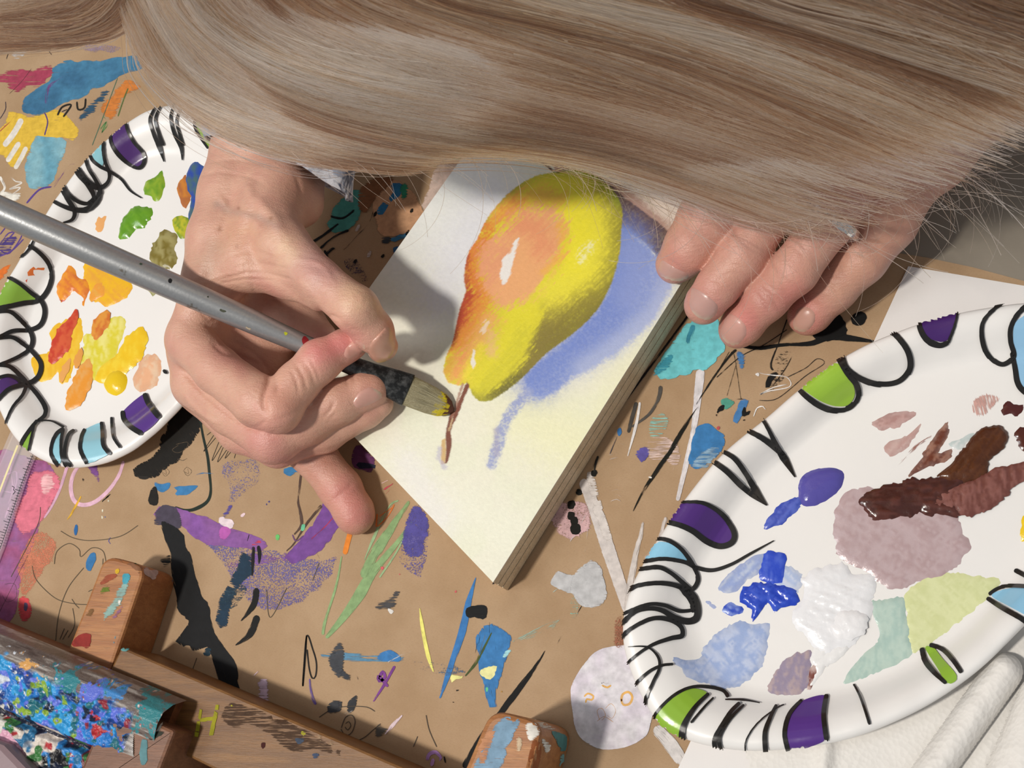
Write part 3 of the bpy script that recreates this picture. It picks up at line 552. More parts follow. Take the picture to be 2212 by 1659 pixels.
K([(1325, 1335), (1350, 1330), (1350, 1395), (1325, 1390)], 'a06a52', dry=.5, grain=1)
# ---- above the panel, between wrist and painting
K(c5([(150, 380), (230, 260), (330, 290), (400, 380), (400, 470), (330, 520), (200, 530), (160, 470)]), 'c99c78', dry=.08, label='peach paint patch')
K(c5([(445, 230), (480, 160), (560, 130), (620, 150), (520, 300), (400, 430), (385, 390), (430, 300)]), 'd6c0b4', dry=.1, label='pinkish white patch at the panel corner')
K(c5([(235, 270), (300, 265), (290, 330), (240, 360), (200, 425), (165, 410), (200, 360), (250, 310)]), '3179a8', dry=.08); K(c5([(290, 270), (325, 270), (320, 340), (290, 345)]), '2f8a6a', dry=.3)
K(c5([(545, 95), (600, 85), (640, 90), (590, 150), (550, 140)]), '4da58a', dry=.1); K(c5([(600, 85), (650, 88), (620, 130)]), '6fae3e', dry=.1)
K(c5([(240, 540), (340, 505), (350, 520), (260, 560)]), '3f7fa8', dry=.1); K(c5([(250, 590), (300, 575), (330, 590), (270, 625)]), '2d5c8c', dry=.1); K(c5([(190, 540), (240, 530), (240, 560), (200, 570)]), '3b4248', dry=.3)
for x, y in ((343, 402), (322, 512), (198, 628), (160, 420), (62, 655), (275, 632)): K(tr([(-11, 12), (-4, -6), (9, -14), (11, 2), (0, 14)], *c5([(x, y)])[0], .45), '14130f')
for x, y in ((72, 490), (130, 620), (380, 160), (300, 200)): K(tr([(-14, 20), (0, -14), (16, -20), (10, 12)], *c5([(x, y)])[0], .4), 'c9beb6', dry=.1)
S(c5([(0, 600), (60, 540), (130, 460), (160, 380)]), [8, 10, 6], '2b261f', dry=.5); K(c5([(0, 620), (80, 640), (130, 730), (120, 790), (60, 740), (0, 680)]), '4d4560', dry=.66, grain=.7)
K(c5([(-40, 380), (60, 300), (120, 330), (90, 420), (40, 500), (-60, 520), (-110, 560)]), '4f9a90', dry=.08, label='teal paint patch behind the wrist')
for p in ([(-150, 560), (-90, 520), (-20, 470)], [(-110, 590), (-50, 540), (30, 500)], [(-100, 640), (-60, 600), (-40, 590)], [(-60, 430), (0, 440), (60, 400)], [(-90, 600), (-75, 640)]): S(c5(p), 7, '14181a', dry=.12)
K(c5([(80, 300), (200, 220), (260, 240), (160, 360), (100, 420)]), '8a5c3c', dry=.2)
random.seed(3)
for i in range(110):                     # scattered flecks
    x = random.uniform(120, 1700); y = random.uniform(900, 1640); r = random.uniform(1.0, 2.6)
    K([(x - r, y), (x, y - r * random.uniform(.6, 1.6)), (x + r, y), (x, y + r)], random.choice(['3a352c', '2b2a28', 'e6dfd2', '6a5a48', '5c58a0', 'd8d2c8', '7c5b3a']), sp=30, rag=.05, name='paint_fleck')

# ================================================================ clear ruler at the left edge
RU = empty('clear_ruler', 'clear plastic ruler with black tick marks under the left plate', 'ruler')
t = NT('clear_plastic'); t.set(Base_Color=(0.93, 0.9, 0.93, 1), Roughness=0.12, Transmission_Weight=0.0, Alpha=0.22, Coat_Weight=0.4); m_clear = t.m
prism('clear_blade', [(108, 905), (60, 1010), (5, 1180), (-60, 1340), (-140, 1320), (-60, 1120), (0, 985), (45, 880)], 0.7, 3.0, m_clear, RU)
m_tick = mat_simple('ruler_black', '26252b', .4); m_edge = mat_simple('ruler_edge_highlight', 'e9dcae', .25)
g26 = plane_at(3.05)
stroke([(98, 920), (52, 1030), (2, 1180), (-40, 1290)], 1.2, '2a2a30', g26, RU, mat=INK, name='tick_line', lift=0.02, rnd=False)
for i in range(46):
    t_ = i / 46; a = np.array([96, 925]) * (1 - t_) + np.array([0, 1186]) * t_; L_ = 14 if i % 4 == 0 else 8
    stroke([tuple(a), (a[0] - L_ * .95, a[1] - L_ * .3)], 1.3, '2a2a30', g26, RU, mat=INK, name='tick_mark', lift=0.02, rnd=False)
stroke([(26, 1050), (31, 1053), (29, 1058), (33, 1062), (28, 1068)], 1.8, '2a2a30', g26, RU, mat=INK, name='numeral', lift=0.02)
stroke([(38, 962), (18, 1012), (-6, 1075)], 4, 'f2e6b0', g26, RU, mat=INK, name='edge_highlight', lift=0.02, rnd=False)  # highlight on the ruler's edge, put in as a pale colour

# ================================================================ loose sheets and towels at the right
m_white = mat_simple('white_paper', 'e9e6e4', .6, 30, .02, .05)
prism('white_sheet', [(1962, 575), (2240, 622), (2420, 655), (2420, 1800), (1405, 1790)], 0.75, 1.05, m_white)
tag(bpy.data.objects['white_sheet'], 'plain white paper sheet under the right plate, its corner showing', 'paper')
m_card = mat_simple('white_card', 'e2dfdb', .6, 30, .03, .05)
def relief(name, x0, x1, y0, y1, st, zf, mat, poly=None, parent=None):
    xs = np.arange(x0, x1 + 1, st); ys = np.arange(y0, y1 + 1, st); X, Y = np.meshgrid(xs, ys); Z = zf(X, Y); V = up(X.ravel(), Y.ravel(), 1.0)
    V[:, 2] = Z.ravel(); ny, nx = X.shape; idx = np.arange(nx * ny).reshape(ny, nx)
    Fq = np.stack([idx[:-1, :-1], idx[1:, :-1], idx[1:, 1:], idx[:-1, 1:]], -1).reshape(-1, 4)
    if poly is not None:
        cx = (X[:-1, :-1] + st / 2).ravel(); cy = (Y[:-1, :-1] + st / 2).ravel(); Fq = Fq[inside(cx, cy, poly)]
    return mesh_obj(name, V, Fq.tolist(), mat, parent)
t = NT('paper_towel'); vv = t.n('ShaderNodeTexVoronoi', i_Scale=520.0); t.t.links.new(t.obj(), vv.inputs['Vector'])
t.set(Base_Color=L('e8e5e0'), Roughness=0.9, Normal=t.bump(vv.outputs[0], 0.3, 0.0008)); m_towel = t.m
PT1 = [(1560, 1500), (2420, 900), (2420, 1900), (1640, 1900), (1618, 1645)]
def z_under(X, Y): return 1.4 + 2.2 * fbm(X / 130, Y / 130, 3, 3) + 3.5 * np.exp(-((X - 2.0 - (1790 + (Y - 1540) * -0.1)) / 16) ** 2) * (Y > 1400)
tag(relief('paper_towel', 1500, 2420, 880, 1900, 8, z_under, m_towel, PT1), 'flat folded white paper towel lying under the right plate', 'paper towel')
def rollz(a, b, w, h, base):
    def f(X, Y):
        d = seg_dist(X, Y, [a, b]); return base + h * np.sqrt(np.clip(1 - (d / w) ** 2, 0, 1)) + 0.9 * (fbm(X / 30, Y / 30, 9, 3) - .5)
    return f
def hull(a, b, w, k=10):
    a = np.array(a, float); b = np.array(b, float); d = (b - a) / np.hypot(*(b - a)); nn = np.array([-d[1], d[0]]); P = []
    for i in range(k + 1): th = math.pi * i / k; P.append(b + w * (nn * math.cos(th) + d * math.sin(th)))
    for i in range(k + 1): th = math.pi * i / k; P.append(a + w * (-nn * math.cos(th) - d * math.sin(th)))
    return P
a, b = (2165, 1455), (1990, 1700)
TW = empty('crumpled_towel', 'rolled white textured paper towel fold at the bottom right corner', 'paper towel')
relief('towel_fold', 1880, 2300, 1380, 1820, 2.5, rollz(a, b, 44, 12, 2.5), m_towel, hull(a, b, 42), TW)
TW2 = empty('crumpled_towel', 'bunched white paper towel at the right picture edge below the plate', 'paper towel')
a, b = (2275, 1520), (2170, 1760)
relief('towel_fold', 2020, 2420, 1400, 1860, 3, rollz(a, b, 82, 15, 2.5), m_towel, hull(a, b, 80), TW2)

# ================================================================ plates
def plate(name, label, outer, ctr, z_lip, prof, base_z):
    P = smooth(outer, 12, True); O = up(P[:, 0], P[:, 1], z_lip); c = up(ctr[0], ctr[1], base_z); n = len(O); rings = []
    ang = np.arange(n) / n * 2 * math.pi
    for s, z in prof:
        R = c + (O - c) * s; R[:, 2] = base_z + z + 0.22 * np.sin(ang * 9 + 1) * (s > .8) + 0.12 * np.sin(ang * 31) * (s > .8); rings.append(R)
    under = [R - np.array([0, 0, 0.5]) for R in rings[::-1]]
    V = np.vstack(rings + under); m = len(rings) * 2; Fc = []
    for k in range(m - 1):
        for i in range(n):
            j = (i + 1) % n; Fc.append((k * n + i, k * n + j, (k + 1) * n + j, (k + 1) * n + i))
    mid = len(rings) - 1
    Fc.append(tuple(range(0, n)) if False else tuple((m - 1) * n + i for i in range(n))); Fc = Fc
    Fc.append(tuple(i for i in reversed(range(0, n))))
    e = empty(name, label, 'plate', 'patterned paper plates used as palettes')
    o = mesh_obj('dish', V, Fc, PLATE, e)
    bm = bmesh.new(); bm.from_mesh(o.data); bmesh.ops.recalc_face_normals(bm, faces=bm.faces); bm.to_mesh(o.data); bm.free()
    return e, o
# profile from the well outwards
PROF = [(.30, 0.0), (.60, 0.0), (.735, 0.1), (.765, 0.6), (.80, 2.6), (.84, 6.0), (.875, 8.8), (.90, 10.0), (.93, 10.9), (.962, 11.2), (.983, 10.8), (.996, 9.6), (1.0, 8.6)]
LP = [(400, 222), (300, 240), (200, 322), (110, 432), (45, 545), (-15, 650), (-38, 760), (-15, 868), (35, 955), (110, 1001), (190, 1003), (270, 975), (345, 915), (420, 830), (490, 720), (540, 600), (560, 480), (545, 370), (490, 265)]
PL, PLo = plate('paper_plate', 'oval white paper plate under the brush hand with green, yellow and orange paint', LP, (262, 622), 16, PROF, 4.0)
RP = [(2212, 648), (2080, 668), (1960, 702), (1835, 758), (1735, 828), (1650, 900), (1560, 975), (1480, 1070), (1400, 1190), (1352, 1290), (1343, 1385), (1372, 1480), (1420, 1560), (1490, 1600), (1600, 1620), (1720, 1615), (1850, 1590), (1990, 1530), (2110, 1450), (2212, 1352), (2330, 1230), (2450, 1080), (2520, 900), (2500, 760), (2420, 680), (2320, 645)]
PR, PRo = plate('paper_plate', 'oval white paper plate at right with brown, blue, mauve and white paint', RP, (1945, 1120), 19, PROF, 6.5)
bL = bvh_of(PLo); bR = bvh_of(PRo); sL = on_bvh(bL); sR = on_bvh(bR)
BLK = '1b1917'; PUR = '4b2a78'; GRN = '8db43a'; CYA = '97cfe0'
def ink(surf, par, ofs):
    wk = 1.22 if par is PL else 1.12
    def f(pts, col, sp=13, nm='printed_shape'): return fill(pts, col, surf, par, mat=INK, rag=0, name=nm, lift=0.625, sp=3.6)
    def s(pts, w, nm='printed_line'): return stroke(pts, [q * wk for q in (w if hasattr(w, '__len__') else [w])], BLK, surf, par, mat=INK, rag=0, name=nm, lift=0.95, step=3, across=7)
    return f, s
f, s = ink(sL, PL, 0)
s(c1([(1025, 655), (965, 760), (985, 850), (1025, 940), (1055, 1040)]), [3, 5, 6, 9, 2]); s(c1([(1050, 655), (1000, 760), (1020, 850), (1050, 930)]), [3, 5, 6, 7])
s(c1([(1125, 655), (1098, 750), (1120, 850), (1165, 940), (1172, 1030)]), [2, 5, 6, 8, 2]); s(c1([(1172, 665), (1135, 770), (1150, 840), (1180, 930)]), [2, 4, 5, 5])
f(c1([(735, 800), (805, 765), (830, 850), (870, 920), (920, 980), (925, 1045), (880, 1078), (800, 1030), (730, 950), (715, 880)]), '4d2c6e'); s(c1([(805, 765), (822, 840), (860, 910), (920, 980), (925, 1045), (885, 1080), (800, 1030), (730, 950), (712, 880), (735, 800)]), [5, 6, 6, 7, 6, 8, 6, 5])
f(c1([(590, 935), (660, 862), (672, 960), (655, 1060), (620, 1040), (585, 985)]), '8fc9d4'); s(c1([(680, 850), (665, 940), (672, 1030), (700, 1110), (690, 1165), (645, 1200), (600, 1190), (550, 1150), (510, 1090), (490, 1035)]), [4, 6, 6, 7, 10, 9, 6])
s(c1([(580, 950), (590, 1020), (640, 1065), (700, 1095), (780, 1150), (840, 1225), (912, 1272)]), [5, 6, 6, 5, 4, 2]); s(c1([(548, 970), (565, 1070), (610, 1150), (640, 1220), (620, 1290), (560, 1340), (470, 1340), (380, 1310), (308, 1262)]), [5, 6, 7, 14, 10, 7, 6])
s(c1([(402, 1140), (430, 1230), (500, 1290), (570, 1300), (620, 1260)]), [5, 7, 7, 6]); s(c1([(375, 1170), (430, 1270), (475, 1350), (460, 1405), (400, 1425)]), [5, 7, 9, 7, 3]); s(c1([(485, 1040), (500, 1110), (560, 1180), (600, 1260), (560, 1300)]), [6, 9, 9, 6])
s(c2([(135, 70), (230, 120), (305, 200), (335, 290), (310, 380), (250, 445), (150, 460), (60, 480), (-30, 500)]), [6, 8, 8, 9, 8]); s(c2([(235, 30), (190, 115), (140, 165), (80, 195)]), [3, 4, 3])
f(c2([(45, 310), (120, 345), (190, 400), (240, 440), (150, 460), (60, 478), (-20, 500), (0, 400)]), '86b03f'); s(c2([(45, 290), (120, 330), (200, 395), (270, 450), (292, 520), (265, 600), (190, 635), (80, 640), (-20, 690)]), [6, 8, 8, 7])
s(c2([(-30, 520), (60, 515), (130, 570), (195, 640), (215, 700), (190, 760), (100, 815), (-20, 865)]), [6, 8, 8, 7, 6]); s(c2([(-30, 690), (70, 680), (150, 725), (220, 780), (268, 850), (255, 925), (200, 970), (120, 992), (50, 1020), (-20, 1095)]), [6, 8, 8, 9, 8, 6])
f(c2([(-40, 990), (0, 955), (50, 930), (105, 950), (130, 985), (60, 1020), (-40, 1100)]), '4d2c6e'); s(c2([(-20, 945), (50, 928), (110, 950), (135, 985)]), [6, 7])
s(c2([(-20, 860), (60, 870), (130, 930), (180, 985), (240, 1050), (290, 1130), (285, 1185), (240, 1222)]), [6, 8, 8, 8, 9, 6]); s(c2([(170, 985), (145, 1050), (90, 1120), (60, 1180), (38, 1240)]), [7, 5, 3])
f(c2([(205, 1235), (225, 1225), (212, 1290), (195, 1360), (170, 1410), (145, 1380)]), '86b03f'); s(c2([(240, 1215), (190, 1280), (150, 1345), (142, 1380), (205, 1440)]), [6, 7, 6]); s(c2([(225, 1230), (210, 1300), (190, 1400)]), 4); s(c2([(240, 1218), (330, 1222), (412, 1262)]), [3, 3, 5])
f(c2([(370, 1290), (398, 1280), (392, 1350), (392, 1480), (350, 1460), (335, 1420), (345, 1340)]), CYA); s(c2([(412, 1268), (365, 1300), (338, 1360), (335, 1430), (380, 1497)]), [7, 6, 6]); s(c2([(408, 1270), (395, 1340), (400, 1440), (432, 1500)]), [6, 5, 6])
s(c2([(480, 1278), (440, 1310), (420, 1400), (425, 1455), (462, 1500)]), [6, 6, 6]); f(c2([(548, 1272), (650, 1228), (662, 1300), (668, 1385), (700, 1425), (560, 1478), (522, 1400), (528, 1300)]), CYA)
s(c2([(548, 1270), (525, 1320), (520, 1400), (562, 1482)]), [6, 7, 7]); s(c2([(655, 1222), (660, 1300), (668, 1375), (714, 1428)]), [6, 7, 7]); s(c2([(720, 1190), (728, 1310), (776, 1386)]), [5, 5])
f(c2([(795, 1150), (930, 1040), (960, 1100), (1025, 1190), (905, 1295), (830, 1245), (800, 1210)]), '573488'); s(c2([(930, 1038), (960, 1110), (1028, 1195)]), [9, 10]); s(c2([(790, 1150), (800, 1210), (840, 1255), (915, 1298)]), [8, 9, 9]); s(c2([(1050, 890), (1075, 912)]), 7)
f(c1([(1285, 690), (1360, 660), (1360, 800), (1345, 940), (1300, 890), (1255, 820), (1260, 750)]), '8aae4a'); s(c1([(1290, 690), (1255, 760), (1260, 830), (1340, 950)]), [4, 5, 4]); s(c1([(1360, 830), (1345, 900)]), 3)
zl = 4.0
dab(c1([(925, 1180), (960, 1140), (1000, 1120), (1045, 1075), (1045, 1140), (1055, 1195), (1030, 1260), (985, 1292), (960, 1255), (925, 1245)]), '8fae2c', zl, PL, 1.8, 1.4, .4, 1.2, '6a9a22', label='lime green paint dab')
dab(c1([(1190, 1130), (1205, 1075), (1250, 1040), (1310, 1050), (1325, 1100), (1330, 1200), (1300, 1300), (1260, 1390), (1215, 1410), (1205, 1370), (1220, 1310), (1205, 1220), (1190, 1170)]), '2c4aa6', zl, PL, 1.6, 1.4, .4, 1.3, '4a6a70', .5, label='blue paint dab')
dab(c1([(1135, 1190), (1190, 1130), (1215, 1220), (1220, 1300), (1175, 1335), (1150, 1260)]), 'cf8434', zl, PL, .9, 1.2, .5, 1.3, 'b06a3a', label='burnt orange paint dab')
dab(c1([(1100, 1425), (1145, 1380), (1200, 1400), (1228, 1450), (1195, 1510), (1155, 1532), (1130, 1490)]), 'c2bf30', zl, PL, 1.0, 1.2, .5, .9, '78982a', label='yellow-green paint dab')
dab(c1([(775, 1430), (820, 1370), (860, 1325), (905, 1322), (970, 1330), (978, 1375), (940, 1435), (860, 1480), (820, 1525), (770, 1530), (760, 1490)]), '5f971a', zl, PL, 3.2, 2.4, .25, .8, '70a524', .4, label='thick leaf green paint blob')
dab([(322, 560), (325, 535), (345, 503), (360, 496), (378, 503), (384, 523), (376, 540), (380, 560), (372, 578), (350, 580)], '7d6f2a', zl, PL, 2.0, 1.6, .6, 1.4, 'a39a62', .8, label='olive paint dab')
dab([(322, 605), (345, 600), (342, 628), (330, 640), (320, 628)], '8f8c3a', zl, PL, .9, 1., .6, 1.4, 'd9d7c8', .8)
dab(c1([(620, 1400), (650, 1390), (682, 1382), (672, 1440), (645, 1490), (612, 1465)]), 'ecae6c', zl, PL, .4, .8, .4, 1.3)
dab(c2([(560, 180), (640, 200), (700, 230), (760, 280), (845, 330), (835, 400), (765, 450), (690, 492), (640, 462), (590, 430), (570, 380), (530, 280)]), 'f2bd22', zl, PL, .7, 1.2, .5, .8, 'eaa93a', .5, label='golden yellow paint smear')
dab(c2([(370, 400), (385, 300), (440, 225), (485, 240), (500, 290), (560, 310), (575, 360), (555, 420), (530, 480), (528, 420), (480, 390), (450, 405), (400, 445)]), 'ee9a2c', zl, PL, 1.3, 1.2, .6, .8, 'dd7a35', .8, label='orange paint dab')
dab(c2([(570, 440), (600, 340), (650, 310), (685, 350), (670, 410), (610, 445)]), 'eda03c', zl + .3, PL, .7, 1, .5, .8, 'e8ac4a'); dab(c2([(375, 440), (450, 400), (440, 425), (400, 448)]), 'd2566a', zl, PL, .5, .8, .3, 0)
dab(c2([(500, 550), (524, 600), (520, 700), (480, 830), (450, 950), (385, 982), (372, 900), (330, 950), (250, 965), (160, 905), (150, 830), (230, 790), (300, 770), (330, 700), (320, 640), (420, 560)]), 'eebb2a', zl, PL, .45, .9, .5, 1.8, 'f2c83e', .6, label='flat yellow paint smear')
dab(c2([(540, 660), (640, 640), (700, 560), (795, 545), (795, 620), (770, 720), (700, 850), (640, 900), (600, 960), (560, 900), (500, 840), (530, 760)]), 'dfd33c', zl, PL, .6, 1, .6, 1.8, 'ece486', .7, label='yellow-green paint smear')
dab(c2([(800, 670), (850, 640), (912, 610), (945, 700), (900, 820), (820, 910), (740, 940), (650, 975), (610, 930), (650, 860), (740, 790), (790, 720)]), 'f0c61f', zl + .2, PL, 1.1, 1.2, .6, 1.7, 'f4d53a', .6, label='bright yellow paint smear')
dab(c2([(485, 495), (505, 545), (470, 640), (430, 760), (350, 845), (308, 830), (330, 720), (385, 610), (440, 560)]), 'c8402a', zl + .5, PL, .7, 1, .6, 2.0, 'd8603a', .8, label='red paint smear')
dab(c2([(570, 800), (592, 860), (580, 980), (540, 1080), (500, 1120), (445, 1142), (418, 1110), (440, 1010), (500, 880)]), 'ea9a34', zl + .3, PL, .6, 1, .6, 2.0, 'e6a85a', .8, label='amber paint stroke')
dab(c2([(590, 600), (645, 525), (695, 505), (695, 600), (640, 680), (592, 695)]), 'e29a3e', zl + .4, PL, .5, 1, .6, 2.0, 'd2702e', .7); dab(c2([(470, 830), (520, 740), (530, 800), (490, 880)]), 'e5a04c', zl + .5, PL, .4, .8, .5, 2.0); dab(c2([(385, 900), (450, 810), (440, 880), (390, 970)]), 'e8a85c', zl + .5, PL, .4, .8, .5, 2.0)
dab(c2([(740, 880), (790, 890), (815, 950), (795, 1020), (745, 1050), (690, 1030), (665, 975), (690, 910)]), 'ecc81a', zl, PL, 4.2, 3.0, .12, 0, label='round yellow paint dollop', jag=.6)
dab(c2([(900, 820), (975, 775), (1030, 830), (1022, 950), (960, 1010), (885, 1025), (860, 940)]), 'efb890', zl, PL, .35, .9, .6, 1.9, 'f0cfae', .8, thin=.4, label='peach paint smear')
dab(c2([(190, 240), (215, 225), (290, 235), (280, 248), (215, 248), (225, 280), (180, 285), (175, 262)]), 'dd7434', zl + 3.5, PL, .5, .8, .4, 0, surf=sL); dab(c2([(160, 315), (175, 305), (172, 328)]), 'dd5434', zl, PL, .3, .6, .2, 0, surf=sL)

f, s = ink(sR, PR, 0)
f(c6([(940, 475), (1000, 430), (1060, 385), (1160, 370), (1220, 440), (1245, 530), (1205, 590), (1120, 590), (1020, 545)]), '9bc43f'); s(c6([(925, 480), (970, 535), (1050, 590), (1130, 617), (1215, 608), (1262, 550), (1255, 480), (1200, 410), (1160, 345)]), [8, 11, 12, 11, 11, 12, 9])
s(c6([(1180, 305), (1195, 380), (1250, 430), (1340, 468), (1430, 475), (1500, 450), (1545, 385), (1535, 300), (1480, 225), (1430, 200), (1360, 205)]), [10, 11, 12, 12, 12, 11, 8])
f(c6([(1602, 120), (1700, 95), (1812, 68), (1790, 160), (1760, 225), (1710, 245), (1640, 220), (1605, 170)]), '432069'); s(c6([(1600, 115), (1602, 180), (1640, 238), (1705, 262), (1755, 245)]), [8, 11, 12, 9]); s(c6([(1815, 65), (1790, 160), (1752, 250)]), [3, 5, 6])
s(c6([(2100, 32), (2020, 65), (1950, 130), (1935, 200), (1955, 290), (2000, 350), (2055, 372), (2110, 325), (2092, 240), (2092, 170), (2130, 100), (2200, 40)]), [4, 7, 10, 10, 10, 9, 9]); f(c6([(2110, 165), (2160, 110), (2240, 80), (2260, 500), (2180, 520), (2140, 490), (2120, 400), (2112, 320)]), '94c4e6')
s(c6([(2100, 300), (2118, 400), (2130, 470), (2160, 515), (2230, 560)]), [9, 11, 12])
s(c6([(732, 638), (780, 730), (830, 830), (925, 985)]), [6, 8, 14, 3]); s(c6([(625, 720), (720, 758), (800, 810), (860, 870), (925, 985)]), [7, 10, 12, 12, 3])
s(c6([(512, 840), (590, 880), (650, 960), (705, 1050), (772, 1138)]), [7, 10, 10, 14, 3]); s(c6([(465, 890), (550, 950), (620, 1020), (690, 1080), (772, 1138)]), [9, 11, 12, 10, 3])
f(c6([(265, 1150), (340, 1125), (420, 1130), (500, 1170), (560, 1240), (585, 1305), (545, 1345), (480, 1340), (400, 1290), (310, 1240), (225, 1215)]), '4f2a7c'); s(c6([(262, 1140), (340, 1120), (430, 1125), (520, 1180), (590, 1275), (585, 1335), (520, 1360), (440, 1330), (360, 1272), (280, 1240), (195, 1228)]), [4, 7, 10, 11, 12, 11, 9])
f(c8([(445, 170), (490, 155), (550, 165), (595, 205), (615, 240), (500, 232), (405, 252)]), '92cdea'); s(c8([(455, 148), (520, 145), (580, 178), (630, 240), (668, 310), (668, 350), (640, 380), (600, 350), (540, 300), (480, 275), (385, 292)]), [6, 8, 8, 9, 9, 9, 8, 9, 7]); s(c8([(398, 258), (500, 235), (600, 247), (660, 275), (740, 290), (830, 262), (920, 212), (1032, 150)]), [7, 8, 8, 8, 6, 5, 2])
s(c8([(325, 420), (370, 372), (440, 352), (520, 350), (590, 370), (645, 405), (670, 460), (665, 515), (620, 532), (560, 515), (500, 480), (440, 470), (370, 490), (315, 550)]), [6, 8, 9, 10, 14, 14, 12, 9, 8, 7]); s(c8([(570, 360), (620, 400), (645, 450), (650, 490)]), [5, 16, 12, 8])
s(c8([(312, 510), (360, 478), (440, 450), (510, 455), (580, 482), (650, 478)]), [5, 7, 8, 7]); s(c8([(308, 640), (340, 580), (420, 530), (480, 515), (545, 528), (590, 560), (592, 600), (540, 612), (460, 640), (390, 685), (345, 730), (332, 780)]), [5, 7, 8, 9, 9, 10, 8, 6, 5, 3]); s(c8([(345, 650), (430, 652), (480, 695), (490, 750), (460, 820), (432, 890), (430, 975)]), [2, 4, 6, 6, 5]); s(c8([(370, 890), (385, 825), (440, 770), (500, 740), (552, 735)]), [5, 6, 6, 5])
f(c8([(478, 1010), (490, 945), (560, 890), (640, 850), (712, 868), (680, 900), (620, 990), (595, 1095), (530, 1050)]), '8fb93a'); s(c8([(470, 1015), (480, 960), (560, 880), (640, 845), (720, 845), (790, 862), (815, 895)]), [5, 6, 6, 7, 8]); s(c8([(722, 875), (660, 935), (612, 1010), (600, 1060), (612, 1102)]), [7, 8, 11, 13])
s(c8([(768, 1145), (752, 1090), (790, 1020), (830, 960), (870, 920)]), [9, 9, 7]); s(c8([(790, 1145), (775, 1080), (820, 1000), (890, 930)]), [8, 7, 5]); s(c8([(745, 895), (700, 940), (640, 1010)]), [4, 5]); s(c8([(800, 905), (890, 908), (965, 922)]), [3, 5, 2])
s(c8([(900, 1155), (900, 1095), (950, 1020), (1040, 950), (1080, 930)]), [3, 3, 3]); s(c8([(992, 1145), (990, 1060), (1015, 990), (1045, 930)]), [10, 9, 6])
f(c8([(1110, 1130), (1088, 1060), (1105, 980), (1160, 912), (1275, 885), (1262, 980), (1270, 1085)]), '553087'); s(c8([(1098, 1135), (1082, 1060), (1105, 975), (1165, 905)]), [9, 9, 6]); s(c8([(1282, 880), (1268, 980), (1280, 1088)]), [9, 10]); s(c8([(1408, 828), (1440, 890), (1462, 950), (1482, 1015)]), [4, 5, 6])
f(c8([(1745, 655), (1785, 655), (1830, 710), (1895, 790), (1850, 822), (1800, 745)]), '8fb93a'); s(c8([(1728, 655), (1748, 720), (1790, 775), (1845, 825)]), [10, 11, 7]); s(c8([(1765, 640), (1830, 668), (1880, 718), (1918, 775)]), [9, 9, 9])
f(c8([(2060, 410), (2120, 382), (2230, 385), (2260, 510), (2130, 455)]), '8fc6e6'); s(c8([(2035, 420), (2110, 470), (2200, 520), (2260, 560)]), [8, 10, 10]); s(c8([(2045, 405), (2110, 370), (2240, 372)]), [8, 8]); s(c8([(2165, 288), (2240, 330)]), 9)
zr = 6.5
dab(c6([(950, 1000), (985, 960), (1040, 938), (1120, 930), (1180, 950), (1192, 985), (1165, 1050), (1100, 1105), (1020, 1140), (960, 1130), (942, 1070)]), '5650a4', zr, PR, 3.2, 2.6, .12, 0, label='glossy indigo paint dollop', jag=.8)
dab(c6([(940, 1090), (962, 1125), (900, 1205), (830, 1250), (755, 1262), (780, 1200), (870, 1120)]), '3c50b4', zr, PR, .8, 1, .8, 2.3, '5a6cc8', .8, label='blue smear from the indigo dollop')
dab(c6([(1130, 1240), (1150, 1140), (1210, 1060), (1290, 1040), (1420, 1060), (1600, 1100), (1800, 1190), (1830, 1280), (1875, 1350), (1800, 1470), (1700, 1530), (1560, 1560), (1480, 1590), (1400, 1565), (1310, 1490), (1170, 1420), (1140, 1330)]), 'c2adb0', zr, PR, .9, 1.6, .5, .5, 'b59c9e', .6, sp=7, label='large mauve paint pool')
dab(c6([(1280, 1090), (1400, 1030), (1550, 998), (1700, 975), (1850, 1000), (1800, 1060), (1830, 1190), (1700, 1185), (1600, 1185), (1500, 1205), (1400, 1208), (1355, 1220), (1300, 1160)]), '43201a', zr + .7, PR, 1.6, 1.2, .5, .1, '5a3028', .6, jag=3, label='dark brown paint stroke')
dab(c6([(1790, 1030), (1900, 990), (2030, 930), (2200, 900), (2240, 960), (2100, 1040), (2080, 1080), (1960, 1170), (1830, 1190), (1640, 1150), (1700, 1060)]), '6e4038', zr + .9, PR, 1.4, 1.2, .7, 1.4, '8a5a52', .8, jag=2.5, label='reddish brown scraped paint')
dab(c6([(1700, 985), (1780, 900), (1860, 800), (1890, 745), (1960, 710), (2040, 702), (2085, 750), (2060, 820), (1990, 890), (1950, 970), (1840, 1010)]), '4c260f', zr + .8, PR, 2.4, 1.6, .35, 2.2, '5e3418', .5, label='glossy brown paint ridge')
dab(c6([(1755, 682), (1752, 760), (1700, 850), (1770, 830), (1775, 860), (1700, 910), (1600, 950), (1530, 985), (1600, 890), (1650, 800), (1710, 725)]), '6d3018', zr, PR, .5, .8, .9, 2.2, 'a0705c', .9, thin=.45, jag=2, label='rust brown brush strokes')
dab(c6([(1340, 690), (1400, 655), (1480, 632), (1565, 625), (1582, 645), (1500, 700), (1400, 725)]), 'cfa9a4', zr, PR, .3, .8, .8, 2.8, 'b98f8a', .8, thin=.5); dab(c6([(1610, 690), (1570, 780), (1500, 850), (1430, 868), (1408, 830), (1440, 790), (1530, 760)]), 'c9a29c', zr, PR, .3, .8, .8, 2.3, 'd6b8b2', .8, thin=.4)
